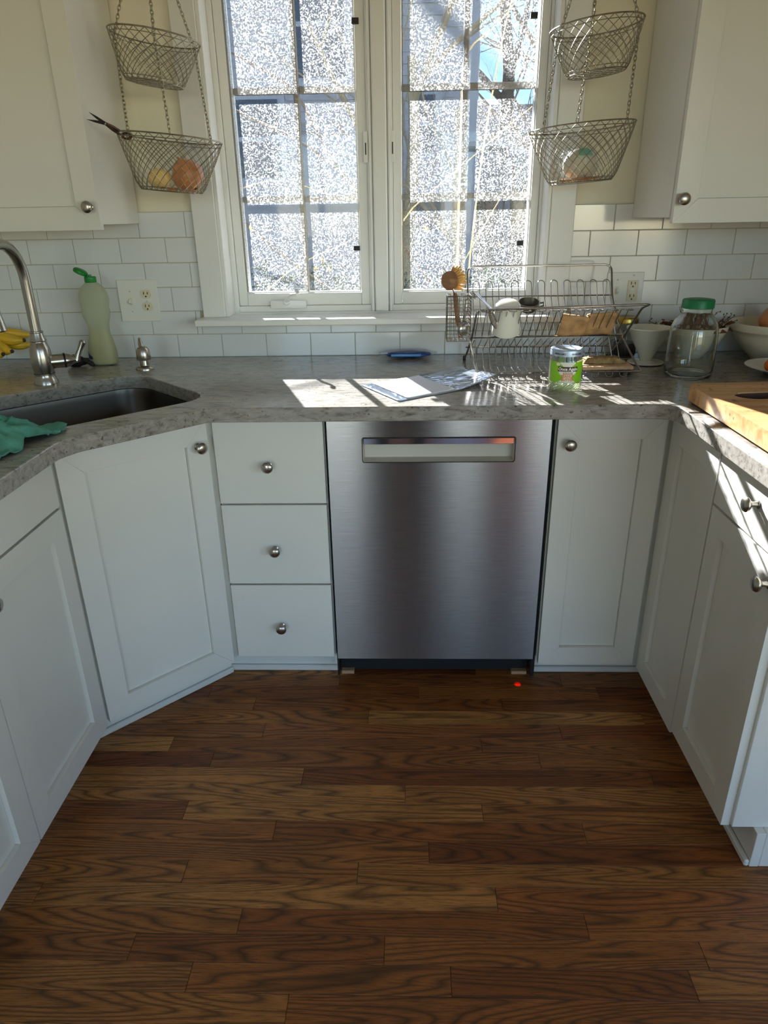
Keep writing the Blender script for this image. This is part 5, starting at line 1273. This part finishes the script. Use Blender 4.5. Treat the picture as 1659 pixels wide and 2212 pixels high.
# big tree just out of sight beside the window: drooping dark branches, and a limb towards the sun
# whose shadow falls slantwise on the dusty glass
def limb_tree():
    tx, ty = -4.6, 4.6
    c = thing('overhanging_tree', 'big tree with dark drooping branches hanging across the view', 'tree', (tx, ty, -.8))
    bm = B(); add_tube(bm, [(tx, ty, -.8), (tx+.1, ty, 1.5), (tx, ty+.1, 3.5), (tx+.1, ty, 5.5), (tx+.3, ty, 7.5)], [.28, .22, .19, .15, .09], 10); obj('trunk', bm, 'bark', c)
    a, b = Vector((-.05, .086, 1.97)), Vector((.25, .086, 1.71)); t = 5.2
    A, Bq = a-SUN_D*t, b-SUN_D*t; d = (Bq-A)
    P = [Vector((tx+.1, ty, 5.4)), A-d*4+Vector((0, 0, .35)), A-d*1.0+Vector((0, .1, .05)), A, Bq, Bq+d*1.2+Vector((0, .1, .1)), Bq+d*2.4+Vector((0, .2, .35))]
    bm = B(); add_tube(bm, fillet(P, .3, 4), .030, 8); obj('limb', bm, 'bark', c)
    cane(c, 'branch', [(640, 190, 2.4), (700, 320, 2.4), (790, 440, 2.4), (860, 520, 2.4)], .010, 'bark', (tx, ty, 4.2))
    cane(c, 'branch', [(520, 470, 2.2), (600, 545, 2.2), (680, 600, 2.2), (740, 640, 2.2)], .011, 'bark', (tx, ty, 2.8))
    cane(c, 'branch', [(700, 330, 2.5), (840, 490, 2.3), (900, 570, 2.3), (960, 650, 2.3)], .011, 'bark', (tx, ty, 3.6))
limb_tree()
def leafy(label, x, y, h, w_, seed, n=900, mat='leaf_green', name='evergreen_shrub'):
    random.seed(seed); c = thing(name, label, 'shrub', (x, y, -.8)); bm = B()
    for i in range(n):
        a = random.uniform(0, 6.28); z = random.random(); rr = w_*(1-.55*z)*math.sqrt(random.random())
        p = Vector((x+rr*math.cos(a), y+rr*math.sin(a)*.7, -.8+h*z+.05)); T = Matrix.Translation(p) @ Matrix.Rotation(random.uniform(0, 6.28), 4, 'Z') @ Matrix.Rotation(random.uniform(-1, 1), 4, 'X')
        s = random.uniform(.03, .06)
        vs = [bm.verts.new(T @ Vector(q)) for q in ((0, 0, 0), (s*.45, s*.6, .004), (0, s*1.5, 0), (-s*.45, s*.6, .004))]; bm.faces.new(vs)
    o = obj('foliage', bm, mat, c, angle=0); o['kind'] = 'stuff'
    bm = B()
    for k in range(7): a = k*.9; add_tube(bm, [(x, y, -.8), (x+.3*w_*math.cos(a), y+.25*w_*math.sin(a), -.8+h*.4), (x+.5*w_*math.cos(a), y+.4*w_*math.sin(a), -.8+h*.85)], [.02, .014, .006], 5)
    obj('stems', bm, 'bark', c)
leafy('evergreen shrub below the window beneath the crank handle', at(600, 3.2), 3.2, 1.75, 1.0, 1, 2200)
leafy('evergreen shrub below the window beneath the mullion', at(790, 3.4), 3.4, 1.65, .9, 2, 1800)
leafy('evergreen shrub below the window behind the dish rack', at(1020, 3.3), 3.3, 1.7, 1.0, 3, 2000)
leafy('tall evergreen shrub by the far yard corner', at(1130, 11), 11, 3.0, 1.5, 4, 2200)
c = thing('garden_table', 'pale grey garden table standing in the yard', 'table', (at(1045, 7.2), 7.2, -.8))
tx = at(1045, 7.2); tz = PX(1045, 312, 'y', 7.2).z
boxobj('table_top', (tx-.32, tx+.32, 6.8, 7.6, tz-.05, tz), 'deck_wood', c, .004)
for sx in (-.28, .28):
    for sy in (6.86, 7.54): boxobj('leg', (tx+sx-.03, tx+sx+.03, sy-.03, sy+.03, -.8, tz-.05), 'deck_wood', c)

# ------------------------------------------------------------------ unseen furniture, added for the steel door's reflection
c = thing('bookcase', 'unseen brown wooden bookcase added behind the camera to stripe the steel reflection', 'bookcase', (.72, -4.45, 0))
for x0, x1 in ((.55, .575), (.875, .90)): boxobj('side', (x0, x1, -4.62, -4.30, 0, 1.9), 'door_oak', c, .002)
for z in (.05, .45, .85, 1.25, 1.87): boxobj('shelf', (.5755, .8745, -4.61, -4.30, z, z+.025), 'door_oak', c, .001)
boxobj('back', (.5755, .8745, -4.62, -4.612, 0, 1.9), 'door_oak', c)

# ------------------------------------------------------------------ the photographer (seen only in reflections)
def person():
    c = thing('person', 'person in dark clothes holding up a phone, mirrored darkly in the steel door', 'person', (-.12, -2.85, 0))
    V, E, S = [], [], []
    def j(p, r, par=None):
        V.append(p); S.append(r if isinstance(r, tuple) else (r, r))
        if par is not None: E.append((par, len(V)-1))
        return len(V)-1
    x, y = -.12, -2.85
    pel = j((x, y, .95), (.165, .11)); wai = j((x, y, 1.10), (.145, .10), pel); che = j((x, y+.01, 1.30), (.17, .115), wai); sh = j((x, y, 1.43), (.13, .09), che); nk = j((x, y+.01, 1.50), .055, sh)
    hd1 = j((x, y+.03, 1.575), (.072, .085), nk); hd2 = j((x, y+.03, 1.66), (.078, .095), hd1); j((x, y+.025, 1.725), (.055, .07), hd2)
    for s in (-1, 1):
        hip = j((x+s*.095, y, .88), .088, pel); kn = j((x+s*.105, y+.02, .50), .062, hip); an = j((x+s*.11, y, .10), .044, kn); hl = j((x+s*.11, y-.02, .05), .045, an); j((x+s*.125, y+.16, .038), .036, hl)
        shd = j((x+s*.19, y, 1.40), .058, sh); el = j((x+s*.22, y+.12, 1.17), .045, shd); wr = j((x+s*.085+.03, y+.33, 1.30), .030, el); pm = j((x+s*.06+.03, y+.385, 1.335), (.022, .034), wr)
        for f, (dx, dz, l) in enumerate(((-s*.004, .040, .07), (-s*.014, .022, .078), (-s*.018, .002, .074), (-s*.014, -.020, .062))):
            k1 = j((x+s*.055+.03+dx, y+.41, 1.34+dz), .0095, pm); j((x+s*.03+.03+dx, y+.385+l*.2, 1.345+dz), .008, k1)
        t1 = j((x+s*.05+.03, y+.375, 1.375), .011, pm); j((x+s*.035+.03, y+.372, 1.40), .009, t1)
    me = bpy.data.meshes.new('body'); me.from_pydata(V, E, []); o = bpy.data.objects.new('body', me); COL.objects.link(o)
    sk = o.modifiers.new('skin', 'SKIN'); sb = o.modifiers.new('sub', 'SUBSURF'); sb.levels = sb.render_levels = 2
    for k, s in enumerate(S): me.skin_vertices[0].data[k].radius = s
    me.skin_vertices[0].data[0].use_root = True
    bpy.context.view_layer.update()
    me2 = bpy.data.meshes.new_from_object(o.evaluated_get(bpy.context.evaluated_depsgraph_get())); bpy.data.objects.remove(o); me2.name = 'body'
    me2.materials.clear()
    for m_ in ('shirt_dark', 'trousers_dark', 'skin', 'black_rubber'): me2.materials.append(MATS[m_])
    for p in me2.polygons:
        z = p.center.z; p.use_smooth = True
        p.material_index = 2 if z > 1.475 or p.center.y > y+.33 else (0 if z > .95 else (3 if z < .075 else 1))
    b = bpy.data.objects.new('body', me2); COL.objects.link(b); b.parent = c; b.matrix_parent_inverse = Matrix.Translation(-c.location)
    bm = lumpy(x, y+.008, 1.690, .088, .105, .075, .12, 3, 1, (24, 16)); obj('hair', bm, 'hair', c)
    bm = B(); add_tube(bm, [(x, y+.115, 1.665), (x, y+.138, 1.635), (x, y+.122, 1.625)], [.008, .012, .009], 8); obj('nose', bm, 'skin', c)
    for s in (-1, 1):
        bm = B(); bmesh.ops.create_uvsphere(bm, u_segments=12, v_segments=8, radius=.012, matrix=T3(x+s*.031, y+.112, 1.668)); obj('eye', bm, 'print_white', c)
        bm = lumpy(x+s*.083, y+.025, 1.645, .010, .020, .030, .1, 3, 2, (12, 8)); obj('ear', bm, 'skin', c)
    bm = B(); add_tube(bm, [(x-.022, y+.114, 1.598), (x, y+.121, 1.596), (x+.022, y+.114, 1.598)], [.003, .005, .003], 6); obj('mouth', bm, 'skin', c)
    ph = boxobj('smartphone', (-.125, -.050, -2.452, -2.440, 1.28, 1.435), 'phone_black', None, .003); tag(ph, 'dark phone held up by the photographer, out of frame', 'phone')
person()
